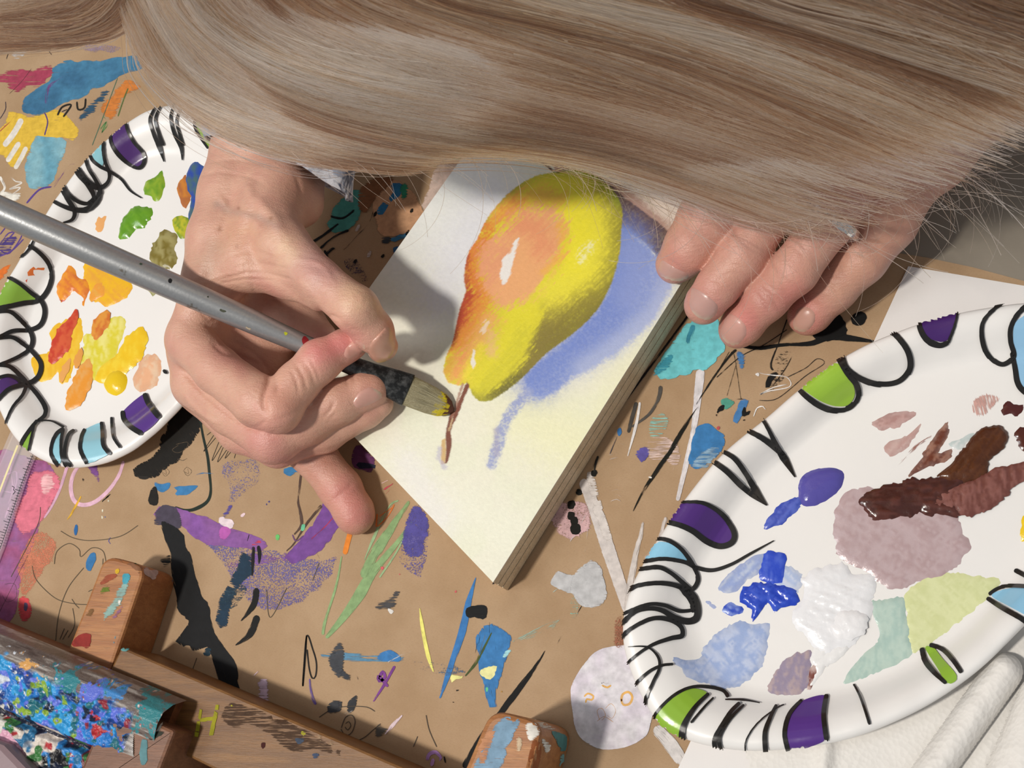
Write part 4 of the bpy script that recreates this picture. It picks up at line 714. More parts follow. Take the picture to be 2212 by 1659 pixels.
stroke(c6([(1670, 758), (1600, 800), (1530, 870), (1438, 970)]), [8, 9, 7, 3], '9c6458', sR, PR, dry=.35, name='paint_dab', lift=.2); fill(c6([(1910, 540), (2038, 535), (1975, 640), (1870, 630)]), 'cfa39a', sR, PR, dry=.42, ang=1.3, name='paint_dab', lift=.2)
dab(c6([(2040, 620), (2080, 572), (2110, 590), (2165, 595), (2130, 650), (2100, 640), (2060, 645)]), '4f1f1c', zr, PR, .5, .8, .6, 2.2, jag=2); dab(c6([(2120, 760), (2150, 715), (2240, 720), (2240, 850), (2160, 830)]), '4f2218', zr, PR, .8, .8, .6, 2.2, jag=3); dab(c6([(2150, 1215), (2180, 1195), (2240, 1220), (2240, 1320), (2160, 1330), (2150, 1280)]), 'ecc81e', zr, PR, 1, .8, .5, 1.4, jag=3, label='yellow paint at the right picture edge')
dab(c6([(1760, 800), (1820, 770), (1900, 740), (1860, 800), (1800, 830)]), 'c3d0cf', zr, PR, .4, .8, .5, 2.5, 'dfe3e2')
dab(c8([(765, 380), (800, 320), (900, 240), (985, 210), (960, 300), (900, 340), (850, 390)]), '9fb2e4', zr, PR, .25, .8, .8, 2.3, 'c8d4ee', .9, thin=.6, label='light blue brushed smear'); dab(c8([(1030, 300), (1110, 270), (1160, 310), (1140, 400), (1060, 420), (1010, 380)]), 'b9caec', zr, PR, .3, 1, .8, .8, 'd5def2', .9, thin=.4)
dab(c8([(965, 320), (985, 215), (1040, 202), (1092, 215), (1085, 290), (1060, 350), (1000, 348)]), '2c4cc8', zr + .2, PR, .9, 1, .5, 1.5, '4a66d2', .7, label='ultramarine paint block')
dab(c8([(870, 400), (900, 358), (960, 345), (1040, 350), (1140, 392), (1140, 445), (1080, 460), (1040, 492), (1000, 450), (935, 525), (920, 480), (880, 450)]), '2343bd', zr + .2, PR, 1.8, 1.2, .9, .6, '3c5cd0', .8, jag=3, label='thick ultramarine paint splotch')
dab(c8([(785, 475), (830, 442), (878, 460), (870, 497), (820, 495)]), '3350c0', zr, PR, .5, .8, .8, .3, '8aa0e0', .8); dab(c8([(700, 430), (740, 430), (765, 470), (730, 465)]), 'a9b9e8', zr, PR, .2, .6, .8, .3, thin=.6)
dab(c8([(555, 702), (620, 712), (690, 700), (705, 640), (780, 570), (870, 525), (930, 545), (1005, 545), (1005, 620), (970, 740), (880, 825), (800, 852), (720, 832), (620, 790)]), 'a3b7e2', zr + .1, PR, .35, 1.2, .8, .9, 'c4d0ec', .9, thin=.35, sp=6, label='pale blue paint pool', surf=sR)
dab(c8([(980, 900), (1010, 810), (1080, 712), (1190, 668), (1202, 740), (1180, 860), (1090, 922), (1000, 917)]), '9a8ea4', zr + .1, PR, .6, 1.2, .6, 1.8, 'b6a3a6', .8, label='greyish mauve paint oval')
dab(c8([(1130, 560), (1120, 490), (1160, 440), (1175, 370), (1160, 330), (1250, 275), (1350, 250), (1410, 300), (1500, 310), (1505, 370), (1500, 440), (1490, 520), (1440, 590), (1400, 650), (1330, 680), (1250, 680), (1200, 615)]), 'eeeff2', zr + .1, PR, 2.0, 2.6, .5, .3, sp=5, label='thick white paint mass'); dab(c8([(1310, 590), (1300, 530), (1340, 485), (1420, 475), (1470, 510), (1470, 560), (1420, 610), (1350, 620)]), 'f0f0f2', zr + 1.2, PR, 1.8, 1.6, .5, 1.2)
dab(c8([(1362, 832), (1380, 770), (1450, 690), (1530, 600), (1500, 500), (1500, 432), (1640, 428), (1660, 520), (1680, 640), (1690, 680), (1600, 735), (1450, 800)]), 'c0d6cb', zr, PR, .4, 1, .6, 1.8, 'b0cbc2', .7, thin=.15, label='pale teal paint smear')
dab(c8([(1648, 430), (1660, 385), (1770, 310), (1900, 298), (2000, 320), (2100, 330), (2060, 410), (1940, 510), (1780, 630), (1695, 680), (1665, 600)]), 'dfe4b0', zr, PR, .4, 1, .3, .8, 'd5dba2', .5, label='pale yellow-green paint pool', sp=7)
dab(c8([(1185, 860), (1210, 740), (1300, 690), (1315, 700), (1240, 780), (1200, 862)]), '7a4238', zr + .2, PR, .7, .8, .7, 2.3, 'c8b0aa', .8); dab(c8([(1200, 700), (1260, 640), (1380, 640), (1360, 690), (1270, 760), (1190, 860), (1220, 760)]), 'f0f0f0', zr + .1, PR, 1.0, .8, 1., 2.3)
# ================================================================ painted panel
BD = empty('wooden_art_panel', 'small cradled wood panel painted with a yellow and red pear', 'painting')
ZB = 22.0
q = np.array([(653, 826), (1065, 1258), (1598, 412), (1232, 11)], float)
m_ply = [mat_wood('ply_light', 'dcc8a6', 'eddcbc', .9, .7), mat_wood('ply_dark', '7e6950', '8f7a5e', .9, .7)]
Qt = up(q[:, 0], q[:, 1], ZB)
zs = [0.55, 7.6, 8.5, 14.6, 15.5, ZB - 0.5]
for i in range(len(zs) - 1):
    ins = (0.0, 0.35)[i % 2]; c = Qt.mean(0); R = c + (Qt - c) * (1 - ins / 90)
    V = np.vstack([R, R]); V[:4, 2] = zs[i + 1]; V[4:, 2] = zs[i]
    o = mesh_obj('ply_layer', V, [(0, 1, 2, 3), (7, 6, 5, 4), (0, 4, 5, 1), (1, 5, 6, 2), (2, 6, 7, 3), (3, 7, 4, 0)], m_ply[i % 2], BD, smooth_=False)
V = np.vstack([Qt, Qt]); V[:4, 2] = ZB - 0.05; V[4:, 2] = ZB - .5
mesh_obj('gesso_ground', V, [(0, 1, 2, 3), (7, 6, 5, 4), (0, 4, 5, 1), (1, 5, 6, 2), (2, 6, 7, 3), (3, 7, 4, 0)], m_white, BD, smooth_=False)
nu, nv = 300, 470
u, v = np.meshgrid(np.linspace(0, 1, nu), np.linspace(0, 1, nv))
P3 = (Qt[0] * ((1 - u) * (1 - v))[..., None] + Qt[1] * (u * (1 - v))[..., None] + Qt[2] * (u * v)[..., None] + Qt[3] * ((1 - u) * v)[..., None]).reshape(-1, 3)
pp = proj(P3); X, Y = pp[:, 0], pp[:, 1]
j1 = (fbm(X / 9, Y / 9, 1, 3) - .5); j2 = (fbm(X / 3.2, Y / 3.2, 7, 2) - .5); big = fbm(X / 90, Y / 90, 3, 3)
canvas = np.broadcast_to(srgb('ecebd8'), (len(X), 3)).copy(); thick = np.zeros(len(X))
def put(m, c):
    global canvas
    m = np.clip(m, 0, 1)[:, None]; canvas = canvas * (1 - m) + srgb(c) * m
def area_(poly, c, soft=3, rough=6, op=1.0, tex=0.0, th=0.0):
    global thick
    d = sdist(X, Y, smooth(poly, 12, True)) + j1 * rough + j2 * rough * .6
    m = np.clip(0.5 - d / soft, 0, 1); thick = np.maximum(thick, m * th); put(m * op * (1 - tex * np.clip((j2 + .05) * 5, 0, 1)), c)
def line_(pts, r, c, op=1.0, rough=8, p=1.6, tex=0.0):
    d = seg_dist(X, Y, smooth(pts, 12)) + j1 * rough + j2 * rough
    put(np.exp(-(np.maximum(d, 0) / r) ** (2 * p)) * op * (1 - tex * np.clip((j2 + .05) * 6, 0, 1)), c)
put(np.clip((big - .45) * 5, 0, .6), 'e8ebd2'); line_([(1000, 350), (900, 520), (1020, 420)], 130, 'e4e6e4', .8, 30, 1); line_([(960, 640), (1000, 540), (1060, 440)], 60, 'dfe0e6', .8, 30, 1)
line_([(1380, 860), (1280, 960), (1150, 900)], 90, 'eeeec0', .75, 30, 1); line_([(1460, 680), (1400, 800)], 60, 'e9e8c4', .8, 30, 1); line_([(1000, 1100), (1100, 1150)], 60, 'eef0dc', .6, 30, 1); line_([(880, 1000), (950, 1120)], 40, 'ecebe8', .7, 20, 1)
area_(c5([(850, 45), (960, 110), (1040, 175), (1100, 145), (1180, 165), (1290, 240), (1400, 330), (1600, 500), (1700, 600), (1900, 420), (1200, -500)]), 'e8dccd', 3, 5)
line_(c5([(1500, 300), (1580, 480), (1300, 150)]), 40, 'd8bfae', .5, 20, 1)
line_(c5([(1130, 160), (1290, 225), (1420, 340), (1620, 510)]), 16, 'a77a64', .8, 10)
area_(c5([(860, 55), (960, 118), (1040, 190), (1060, 215), (1030, 200)]), '59423c', 2, 2)
area_(c5([(1040, 165), (1100, 145), (1180, 165), (1250, 215), (1140, 215), (1060, 210)]), 'b07f70', 4, 5); area_(c5([(1150, 190), (1280, 235), (1400, 335), (1640, 530), (1600, 660), (1500, 560), (1390, 490), (1340, 360), (1200, 240)]), '5e463d', 3, 4, tex=.15)
area_(c5([(1390, 480), (1450, 525), (1520, 580), (1580, 650), (1640, 760), (1600, 850), (1560, 930), (1470, 1020), (1370, 1110), (1250, 1180), (1140, 1240), (1060, 1310), (960, 1340), (910, 1290), (930, 1200), (1100, 1060), (1280, 880), (1350, 700)]), '93a4d8', 12, 10, .97, .12)
line_(c5([(1400, 560), (1410, 700), (1350, 860), (1230, 1000), (1080, 1110), (960, 1230)]), 55, '6f86cd', .85, 18, 1.2, .15); line_(c5([(1640, 740), (1560, 900), (1400, 1050), (1200, 1180)]), 22, 'b9c3e0', .6, 12, 1, .4); line_(c5([(1440, 600), (1470, 700), (1430, 830)]), 34, '8d9dd4', .8, 12, 1.2, .3)
for p in (([(1140, 848), (1108, 885), (1088, 920), (1076, 960), (1062, 1003)], 12),): line_(p[0], p[1], '99a4cf', .95, 7, 2.4, .4)
line_([(1072, 930), (1072, 980)], 7, 'a9a3b8', .5, 6)
PEAR = c5([(1060, 212), (1130, 196), (1200, 205), (1290, 250), (1360, 320), (1392, 400), (1388, 500), (1378, 620), (1340, 760), (1280, 880), (1200, 970), (1110, 1045), (1020, 1110), (950, 1180), (880, 1250), (800, 1312), (740, 1348), (680, 1352), (645, 1320), (620, 1262), (580, 1276), (530, 1262), (502, 1205), (512, 1140), (545, 1060), (560, 1000), (580, 900), (600, 845), (616, 800), (604, 760), (610, 680), (630, 605), (670, 545), (700, 475), (750, 400), (820, 322), (900, 262), (980, 225)])
pd = sdist(X, Y, smooth(PEAR, 12, True)) + j2 * 3; pm = np.clip(.5 - pd / 2.5, 0, 1); bg = canvas.copy()
canvas[:] = srgb('ddd32f')
brushy = fbm((X * .7 + Y * .7) / 3.5, (X - Y) / 40, 11, 3) - .5; j1s = j1; j1 = j1 * .8 + brushy * 1.7
line_(c5([(1380, 330), (1400, 480), (1390, 640), (1330, 790), (1240, 920), (1120, 1040), (1000, 1130), (880, 1250), (760, 1340)]), 44, '6f6a26', 1.0, 26, 1.3, .12)
line_(c5([(1330, 330), (1340, 480), (1320, 640), (1260, 780), (1160, 900), (1080, 1000), (960, 1100)]), 34, '968c2c', .9, 26, 1.2, .1)
line_(c5([(1200, 830), (1120, 900), (1050, 980), (1000, 1060)]), 40, '7d702c', .95, 26, 1.2, .15); line_(c5([(1030, 880), (1020, 960), (980, 1060), (920, 1160)]), 24, '887a32', .9, 22, 1.1, .2); line_(c5([(1040, 830), (1090, 840)]), 18, 'b6a63e', .7, 16)
line_(c5([(840, 300), (960, 225), (1060, 200), (1180, 200), (1290, 255), (1370, 350)]), 20, '8b9a2c', .95, 18, 1.2, .15); line_(c5([(1250, 300), (1330, 420)]), 26, 'aaa436', .6, 22, 1); line_(c5([(700, 480), (760, 390), (830, 310)]), 10, '8f8a3a', .85, 12, 1.2)
line_(c5([(1000, 320), (1150, 320), (1230, 430), (1250, 560), (1210, 680), (1120, 760), (1030, 800)]), 44, 'ece13a', .95, 26, 1.1, .08); line_(c5([(1120, 440), (1180, 520), (1150, 640)]), 34, 'f0e42c', .9, 24, 1.1)
area_(c5([(800, 900), (880, 850), (970, 838), (985, 900), (950, 1040), (890, 1160), (800, 1250), (700, 1310), (640, 1280), (660, 1180), (730, 1080), (780, 1000)]), 'e3d92c', 14, 20, .9)
line_(c5([(900, 1010), (850, 1120), (760, 1220), (690, 1300)]), 16, 'cdc62c', .6, 18, 1.1)
line_(c5([(760, 430), (850, 360), (960, 330), (1060, 350)]), 26, 'eab54a', .85, 24, 1.1, .1); line_(c5([(720, 500), (800, 420), (870, 370)]), 18, 'e2953a', .85, 20, 1.1, .1)
line_(c5([(690, 560), (640, 640), (640, 740), (680, 800), (640, 880), (610, 960), (580, 1060)]), 34, 'd9722a', .95, 26, 1.2, .1); line_(c5([(740, 790), (690, 880), (650, 980), (620, 1060)]), 26, 'e48f3a', .8, 22, 1.1, .1)
area_(c5([(830, 480), (900, 405), (980, 395), (1060, 410), (1120, 480), (1105, 590), (1040, 700), (980, 780), (930, 850), (850, 870), (770, 880), (730, 830), (700, 740), (695, 640), (740, 560)]), 'ecaa76', 20, 30, .95); line_(c5([(880, 470), (960, 500), (1000, 580)]), 30, 'e6956a', .8, 24, 1.1); line_(c5([(720, 620), (740, 720), (800, 600)]), 22, 'e39a72', .7, 24, 1.1)
line_(c5([(1090, 480), (1100, 600), (1020, 710)]), 10, 'f0b83a', .6, 18, 1); line_(c5([(940, 860), (1000, 790), (1050, 700)]), 7, 'e8d04a', .6, 12, 1)
line_(c5([(620, 820), (590, 900), (570, 1000), (550, 1060)]), 11, 'a83a20', .95, 14, 1.3); line_(c5([(612, 640), (608, 730), (612, 780)]), 10, 'b5552c', .9, 14, 1.3); line_(c5([(640, 830), (600, 940)]), 14, 'c04a24', .7, 16, 1.1); line_(c5([(600, 1000), (570, 1080)]), 8, 'e09030', .8, 12, 1)
line_(c5([(730, 960), (680, 1040), (620, 1110), (560, 1210)]), 22, 'edaf62', .85, 22, 1.1, .1); line_(c5([(600, 1130), (575, 1210)]), 13, 'ef9f5c', .8, 14, 1.1); line_(c5([(690, 1090), (620, 1220)]), 12, 'f0df3a', .8, 14, 1.1); line_(c5([(530, 1150), (520, 1210)]), 10, 'dfae3a', .8, 12, 1.1); line_(c5([(740, 1020), (740, 1110)]), 12, 'eabb80', .7, 14, 1.1)
area_(c5([(862, 545), (882, 540), (860, 610), (848, 660), (838, 720), (820, 755), (800, 770), (782, 740), (788, 690), (802, 640), (835, 610)]), 'ece8e2', 3, 4); area_(c5([(650, 1095), (662, 1100), (655, 1140), (665, 1165), (650, 1190), (636, 1160), (645, 1130)]), 'efe9dc', 2, 3); line_(c5([(720, 960), (700, 1000)]), 5, 'efe3cc', .7, 8)
line_(c5([(1230, 590), (1190, 640)]), 8, 'f2f0c0', .7, 18, 1, .6); line_(c5([(640, 1310), (680, 1350), (760, 1345)]), 6, 'a8a42a', .7, 8)
line_(c5([(1060, 212), (1100, 200), (1160, 200)]), 3, '4f3a28', .7, 5); j1 = j1s
canvas = bg * (1 - pm[:, None]) + canvas * pm[:, None]; thick = np.maximum(thick, pm)
area_(c4([(800, -60), (835, -25), (822, 20), (812, 60), (822, 110), (815, 170), (800, 222), (788, 222), (795, 160), (792, 90), (805, 20), (812, -10)]), '7a4532', 2, 2); area_(c5([(618, 1255), (632, 1270), (600, 1350), (575, 1420), (550, 1470), (530, 1530), (520, 1530), (545, 1440), (570, 1370), (598, 1300)]), '7d4632', 2, 3)
line_([(1000, 830), (990, 860), (975, 900)], 3.0, 'a4705a', .8, 3); area_(c4([(775, 110), (792, 100), (795, 150), (790, 222), (772, 225), (770, 190)]), 'd2b27a', 2, 2); line_(c4([(765, 150), (760, 200), (790, 240)]), 5, 'b7b2cc', .6, 6); line_([(978, 905), (970, 930)], 2.5, 'd6b98c', .8, 3)
canvas *= (1 + 0.05 * (fbm(X / 5, Y / 5, 20, 3) - .5) * 2)[:, None]
P3[:, 2] = ZB + 0.02 + 0.10 * thick * (0.6 + brushy) + 0.05 * fbm(X / 5, Y / 5, 30, 2)
idx = np.arange(nu * nv).reshape(nv, nu); Fq = np.stack([idx[:-1, :-1], idx[:-1, 1:], idx[1:, 1:], idx[1:, :-1]], -1).reshape(-1, 4)
t = NT('gouache_surface'); nb = t.noise(700, 4, .7); t.set(Base_Color=t.attr('Col', 'Color'), Roughness=.55, Normal=t.bump(nb, .35, .0004)); m_gou = t.m
mesh_obj('painted_pear_picture', P3, Fq.tolist(), m_gou, BD, cols=np.clip(canvas, 0, 1))
stroke([(1064, 1262), (1200, 1075), (1340, 880), (1480, 690), (1500, 655)], [4, 5, 6, 6, 5], '1a1416', G, KP, dry=.05, lift=.53)  # thin near-black line following the panel's lower right edge

# ================================================================ wooden table easel (bottom left and centre)
EA = empty('table_easel', 'paint-spattered wooden table easel lying at the lower left edge', 'easel')
m_w1 = mat_wood('orange_wood', 'a8714a', 'c08a58', 1.0, .7); m_w2 = mat_wood('brown_wood', '6d3f24', '8a5632', 1.0, .7); m_w3 = mat_wood('ochre_wood', '6f4a26', '8a6031', -.42, .7)
m_spl = FLAT
def block(poly, z0, z1, mt, bev): return prism('end_block', poly, z0, z1, mt, EA, bevel=bev, curve=False)
def rounded(poly, r):
    out = []; n = len(poly)
    for i in range(n):
        a = np.array(poly[i - 1], float); b = np.array(poly[i], float); c = np.array(poly[(i + 1) % n], float); rr = r[i] if hasattr(r, '__len__') else r
        u_ = (a - b) / np.hypot(*(a - b)); v_ = (c - b) / np.hypot(*(c - b)); p = b + u_ * rr; e = b + v_ * rr
        for k in range(7): t_ = k / 6; out.append((1 - t_) ** 2 * p + 2 * t_ * (1 - t_) * b + t_ * t_ * e)
    return np.array(out)
m_wd = mat_wood('end_block_wood', '9a6238', 'b9814e', 1.02, .7)
b1 = block(rounded([(226, 1198), (316, 1222), (232, 1468), (132, 1440)], [30, 34, 4, 4]), 0.5, 27, m_wd, 1.6)
b2 = block(rounded([(1060, 1530), (1176, 1562), (1120, 1760), (960, 1760)], [40, 40, 6, 6]), 0.5, 47, m_wd, 2.2)
rail = prism('crossbar', rounded([(262, 1396), (905, 1672), (830, 1850), (600, 1730), (380, 1622), (236, 1450)], 8), 0.5, 30, m_w3, EA, bevel=1.2)
s1 = on_bvh(bvh_of(b1)); s2 = on_bvh(bvh_of(b2)); s3 = on_bvh(bvh_of(rail))
for sf, par, items in ((s1, b1, [
    (c9([(870, 30), (990, 0), (1100, 60), (1110, 200), (1060, 120), (960, 60)]), '8a6248', .3), (c9([(1120, 100), (1180, 88), (1240, 110), (1225, 160), (1190, 188), (1130, 150)]), 'b9a9a3', .02),
    (c9([(830, 155), (920, 140), (900, 180), (780, 235)]), '9a5038', .15), (c9([(960, 150), (1020, 150), (1010, 250), (960, 360), (900, 460), (740, 540), (800, 460), (900, 300), (950, 220)]), '8fb0a8', .35),
    (c9([(960, 150), (1020, 148), (1000, 220), (960, 220)]), '4aa3b8', .1), (c9([(800, 240), (850, 230), (860, 270), (830, 300), (770, 300)]), '6a7a2c', .3), (c9([(870, 490), (960, 380), (970, 400), (910, 490), (870, 505)]), '9a6a88', .2),
    (c9([(590, 640), (650, 612), (708, 620), (712, 690), (690, 738), (640, 715), (560, 710)]), '8f2f2a', .05), (c9([(900, 110), (930, 100), (935, 135), (905, 145)]), 'd9b02c', .1), (c9([(690, 430), (715, 408), (740, 420), (725, 470), (690, 480), (665, 470)]), '7a5836', .25),
    (c9([(925, 345), (945, 345), (942, 385), (920, 380)]), 'eeeae0', .1), (c9([(1340, 180), (1375, 210), (1378, 270), (1350, 260)]), '3f78a0', .1), (c9([(905, 600), (918, 600), (890, 700), (875, 720)]), '4a9ab0', .1), (c9([(765, 700), (780, 715), (775, 740)]), '15120f', .0), (c9([(975, -8), (1030, 0), (1020, 40), (990, 30)]), '4a9a9a', .15), (c9([(1030, 10), (1100, 50), (1080, 80), (1040, 60)]), '3f5a40', .3)]),
    (s2, b2, [([(1075, 1560), (1110, 1545), (1120, 1570), (1100, 1610), (1080, 1665), (1020, 1665), (1050, 1610)], '7f9fb8', .2), ([(1030, 1610), (1075, 1560), (1060, 1620), (1040, 1660)], 'c08a66', .4),
        ([(1135, 1565), (1155, 1560), (1165, 1585), (1150, 1600), (1138, 1590)], 'e9e5dc', .15), ([(1165, 1590), (1190, 1610), (1180, 1630)], 'dcdcd4', .3), ([(1190, 1580), (1225, 1590), (1245, 1610), (1215, 1625), (1200, 1600)], '4f8585', .12),
        ([(1210, 1630), (1245, 1625), (1248, 1660), (1215, 1665)], '7fb0b0', .2), ([(1150, 1600), (1170, 1610), (1160, 1665), (1140, 1665)], '9a5a34', .1), ([(1115, 1590), (1130, 1600), (1118, 1640)], 'd8c0a0', .3), ([(1140, 1545), (1180, 1560), (1230, 1585), (1170, 1575)], 'cfc8bc', .35)]),
    (s3, rail, [(c9([(1580, 1110), (1592, 1115), (1570, 1300), (1545, 1430), (1518, 1420), (1540, 1290)]), '99941f', .05), (c9([(1690, 1150), (1712, 1150), (1700, 1260), (1660, 1420), (1632, 1410), (1660, 1280)]), '99941f', .05), (c9([(1560, 1275), (1680, 1255), (1682, 1285), (1560, 1300)]), '99941f', .05),
        (c3([(1240, 1300), (1400, 1330), (1640, 1430), (1860, 1560), (1860, 1600), (1700, 1570), (1560, 1570), (1380, 1440), (1260, 1450), (1200, 1380)]), '4a3424', .5), (c3([(1420, 1525), (1445, 1520), (1440, 1550), (1425, 1555)]), '401410', 0), (c3([(1610, 1490), (1660, 1500), (1640, 1530), (1610, 1520)]), '3f4a5c', .2), (c3([(1625, 1455), (1665, 1465), (1650, 1485)]), 'a9a428', .1), (c3([(1250, 1310), (1272, 1315), (1262, 1330)]), 'b9b42c', .05),
        (c3([(1700, 1580), (1735, 1580), (1730, 1605), (1705, 1605)]), '43506a', .1), (c3([(655, 1015), (690, 1005), (710, 1012), (680, 1028)]), '5f9a9a', .1), (c3([(790, 1065), (820, 1080), (800, 1090)]), 'a99a48', .2), (c3([(1070, 1570), (1075, 1600), (1100, 1640), (1065, 1600)]), '6a1a14', .1),
        (c3([(640, 1000), (800, 1050), (1100, 1200), (1400, 1320), (1863, 1540), (1863, 1570), (1390, 1345), (1090, 1225), (790, 1075), (650, 1025)]), 'a08468', .25)])):  # last rail item: paler strip along the upper edge, not a splash
    for pts, col, dry in items: fill(pts, col, sf, par, dry=dry, rag=.25 if col != '99941f' else .1, name='paint_splash_or_strip', lift=.12 + random.random() * .15, sp=12)
# caked ledge: a long bar with rounded ridges, thick with paint
axd = np.array([0.925, 0.38]); A0 = np.array([-260.0, 1245.0]); prof = [(0, 0, 'g'), (14, 9, 'g'), (34, 14, 'g'), (60, 15, 'g'), (86, 13.5, 'g'), (98, 12, 'b'), (116, 12.6, 'b'), (140, 12.6, 'b'), (158, 11, 'b'), (166, 7.2, 'd'), (174, 7.2, 'd'), (184, 10.6, 'k'), (214, 11.2, 'k'), (250, 10.4, 'k'), (282, 8.0, 'k'), (296, 4, 'k'), (302, 0, 't')]
nrm = np.array([-0.38, 0.925]); ns, npf = 420, 150
ts = np.linspace(0, 1, ns); ps = np.linspace(0, 302, npf); TS, PS = np.meshgrid(ts, ps, indexing='ij')
PXX = A0[0] + axd[0] * TS * 700 + nrm[0] * PS; PYY = A0[1] + axd[1] * TS * 700 + nrm[1] * PS
ZZ = 34 + np.interp(PS, [p[0] for p in prof], [p[1] for p in prof])
E1 = fbm(PXX / 14, PYY / 14, 40, 4); E2 = fbm(PXX / 42, PYY / 30, 44, 3); E3 = fbm(PXX / 6, PYY / 6, 47, 3)
cake = np.clip((PS - 52 + (E2 - .5) * 50) / 14, 0, 1) * np.clip((300 - PS + (E2 - .5) * 20) / 8, 0, 1) * np.clip((645 + PS * .03 - TS * 700) / 10, 0, 1)
ZZ = ZZ + cake * ((E1 - .5) * 4.0 + (E3 - .5) * 0.9)
Vb = up(PXX.ravel(), PYY.ravel(), 40.0); Vb[:, 2] = ZZ.ravel()
col = np.broadcast_to(srgb('6d625c'), (ns * npf, 3)).copy()
st = fbm((PXX * axd[0] + PYY * axd[1]) / 60, (PXX * nrm[0] + PYY * nrm[1]) / 5, 50, 4).ravel(); 
def mx(m, c):
    global col
    m = np.clip(m, 0, 1)[:, None]; col = col * (1 - m) + srgb(c) * m
cr = cake.ravel(); p_ = PS.ravel(); w1 = E2.ravel(); w2 = E1.ravel(); xx = PXX.ravel(); yy = PYY.ravel()
mx((st - .58) * 9, 'a8a29c'); mx((.40 - st) * 9, '4b3d38')
mx(cr, '2378c8')
cell = lambda s, sd: (lambda a: a)(fbm(xx / s, yy / s, sd, 2))
top = cr * (p_ < 166); bot = cr * (p_ >= 160)
mx(top * (cell(29, 61) - .52) * 14, '1d3f86'); mx(top * (cell(21, 62) - .58) * 18, '16263c'); mx(top * (cell(31, 63) - .60) * 18, '2f9ad8'); mx(top * (cell(18, 64) - .63) * 22, '1b6a78'); mx(top * (cell(20, 65) - .66) * 24 * (xx < 190), '86a830'); mx(top * (cell(23, 66) - .64) * 24 * (xx > 180), '8c2734'); mx(top * (cell(16, 67) - .68) * 30, '5f72d6')
mx(bot, '13203a'); mx(bot * (cell(39, 71) - .50) * 16, '171519'); mx(bot * (cell(35, 72) - .54) * 18, '2a86cf'); mx(bot * (cell(42, 73) - .58) * 22 * (xx < 280), 'd9cfc4'); mx(bot * (cell(34, 74) - .58) * 22 * (xx > 190), '6d2430'); mx(bot * (cell(26, 75) - .63) * 26, '2c6f9a'); mx(bot * (cell(21, 76) - .66) * 26, 'b03038'); mx(bot * (cell(20, 78) - .67) * 30, '3c7a40')
mx(bot * (seg_dist(xx, yy, [(90, 1545), (130, 1590)]) < 13) , 'd59ab4'); mx(bot * (seg_dist(xx, yy, [(22, 1590), (60, 1640)]) < 15 + 8 * (w1 - .5)), 'dfa9c0'); mx(bot * (seg_dist(xx, yy, [(100, 1530), (125, 1590)]) < 16 + 10 * (w1 - .5)), 'dcd2c8')
for (x_, y_, r_, c_) in ((175, 1475, 22, '2a7f8a'), (225, 1503, 22, '5c6fd2'), (275, 1500, 20, '3f86c8'), (350, 1535, 34, '2f7f86'), (230, 1580, 16, 'b02a30'), (85, 1440, 10, 'd09a50'), (25, 1470, 15, 'cfd6e0'), (10, 1560, 14, 'd2cfc6')):
    mx((r_ - np.hypot(xx - x_, yy - y_) * (1 + (w2 - .5) * 3.2)) / 2 * (cr > -.1), c_)
mx((np.abs(p_ - 170) < 4) * cr, '1b1c30')
idx = np.arange(ns * npf).reshape(ns, npf); Fq = np.stack([idx[:-1, :-1], idx[:-1, 1:], idx[1:, 1:], idx[1:, :-1]], -1).reshape(-1, 4).tolist()
low = Vb.reshape(ns, npf, 3)
t = NT('caked_paint'); nn2 = t.noise(500, 4, .65); t.set(Base_Color=t.attr('Col', 'Color'), Roughness=.38, Normal=t.bump(nn2, .4, .0012), Coat_Weight=.15); m_cake = t.m
Fq = [f_ for f_ in Fq if not (PS.ravel()[f_[0]] > 98 and PXX.ravel()[f_[0]] > 306)]
mesh_obj('paint_caked_ledge', Vb, Fq, m_cake, EA, cols=np.clip(col, 0, 1))['label'] = 'ledge caked with blue, white and maroon paint'
# solid wooden core under it with its end block
def along(t0, p0): return A0 + axd * t0 + nrm * p0
prism('ledge_core', [along(0, 2), along(697, 2), along(697, 298), along(0, 298)], 6, 35.5, m_w2, EA)
m_endw = mat_wood('end_grain_wood', '6b4632', '8a5f45', 1.4, .8)
eb = prism('ledge_end', rounded([along(560, 60), along(716, 66), along(722, 300), along(560, 300)], 8), 5, 46, m_endw, EA, bevel=1.5)
se = on_bvh(bvh_of(eb))
for pts, cc, dry in ((c9([(1200, 1180), (1290, 1135), (1400, 1150), (1420, 1200), (1380, 1250), (1300, 1260), (1230, 1230)]), '2f757c', .05), (c9([(1085, 1200), (1180, 1150), (1270, 1130), (1200, 1180), (1110, 1225)]), 'cfc7ba', .15), (c9([(1110, 1430), (1150, 1430), (1155, 1600), (1110, 1640), (1090, 1560)]), '5f8a90', .1), (c9([(1255, 1310), (1275, 1305), (1240, 1380), (1205, 1395)]), 'ddd8cc', .05), (c9([(1160, 1410), (1230, 1370), (1290, 1380), (1180, 1445)]), '33352c', .15), (c9([(1380, 1170), (1415, 1165), (1412, 1210), (1380, 1220)]), 'a9c8cc', .2)):
    fill(pts, cc, se, eb, dry=dry, rag=.25, name='paint_splash_or_strip', lift=.15 + random.random() * .1, sp=12)
# mauve smooth lower lip at the corner
m_mv = mat_simple('mauve_grey_metal', '8a7478', .45, 40, .08)
tag(prism('painted_tray_edge', [(-60, 1582), (8, 1606), (72, 1672), (90, 1720), (-60, 1760)], 20, 52, m_mv, EA, bevel=3), 'smooth mauve-grey lip')
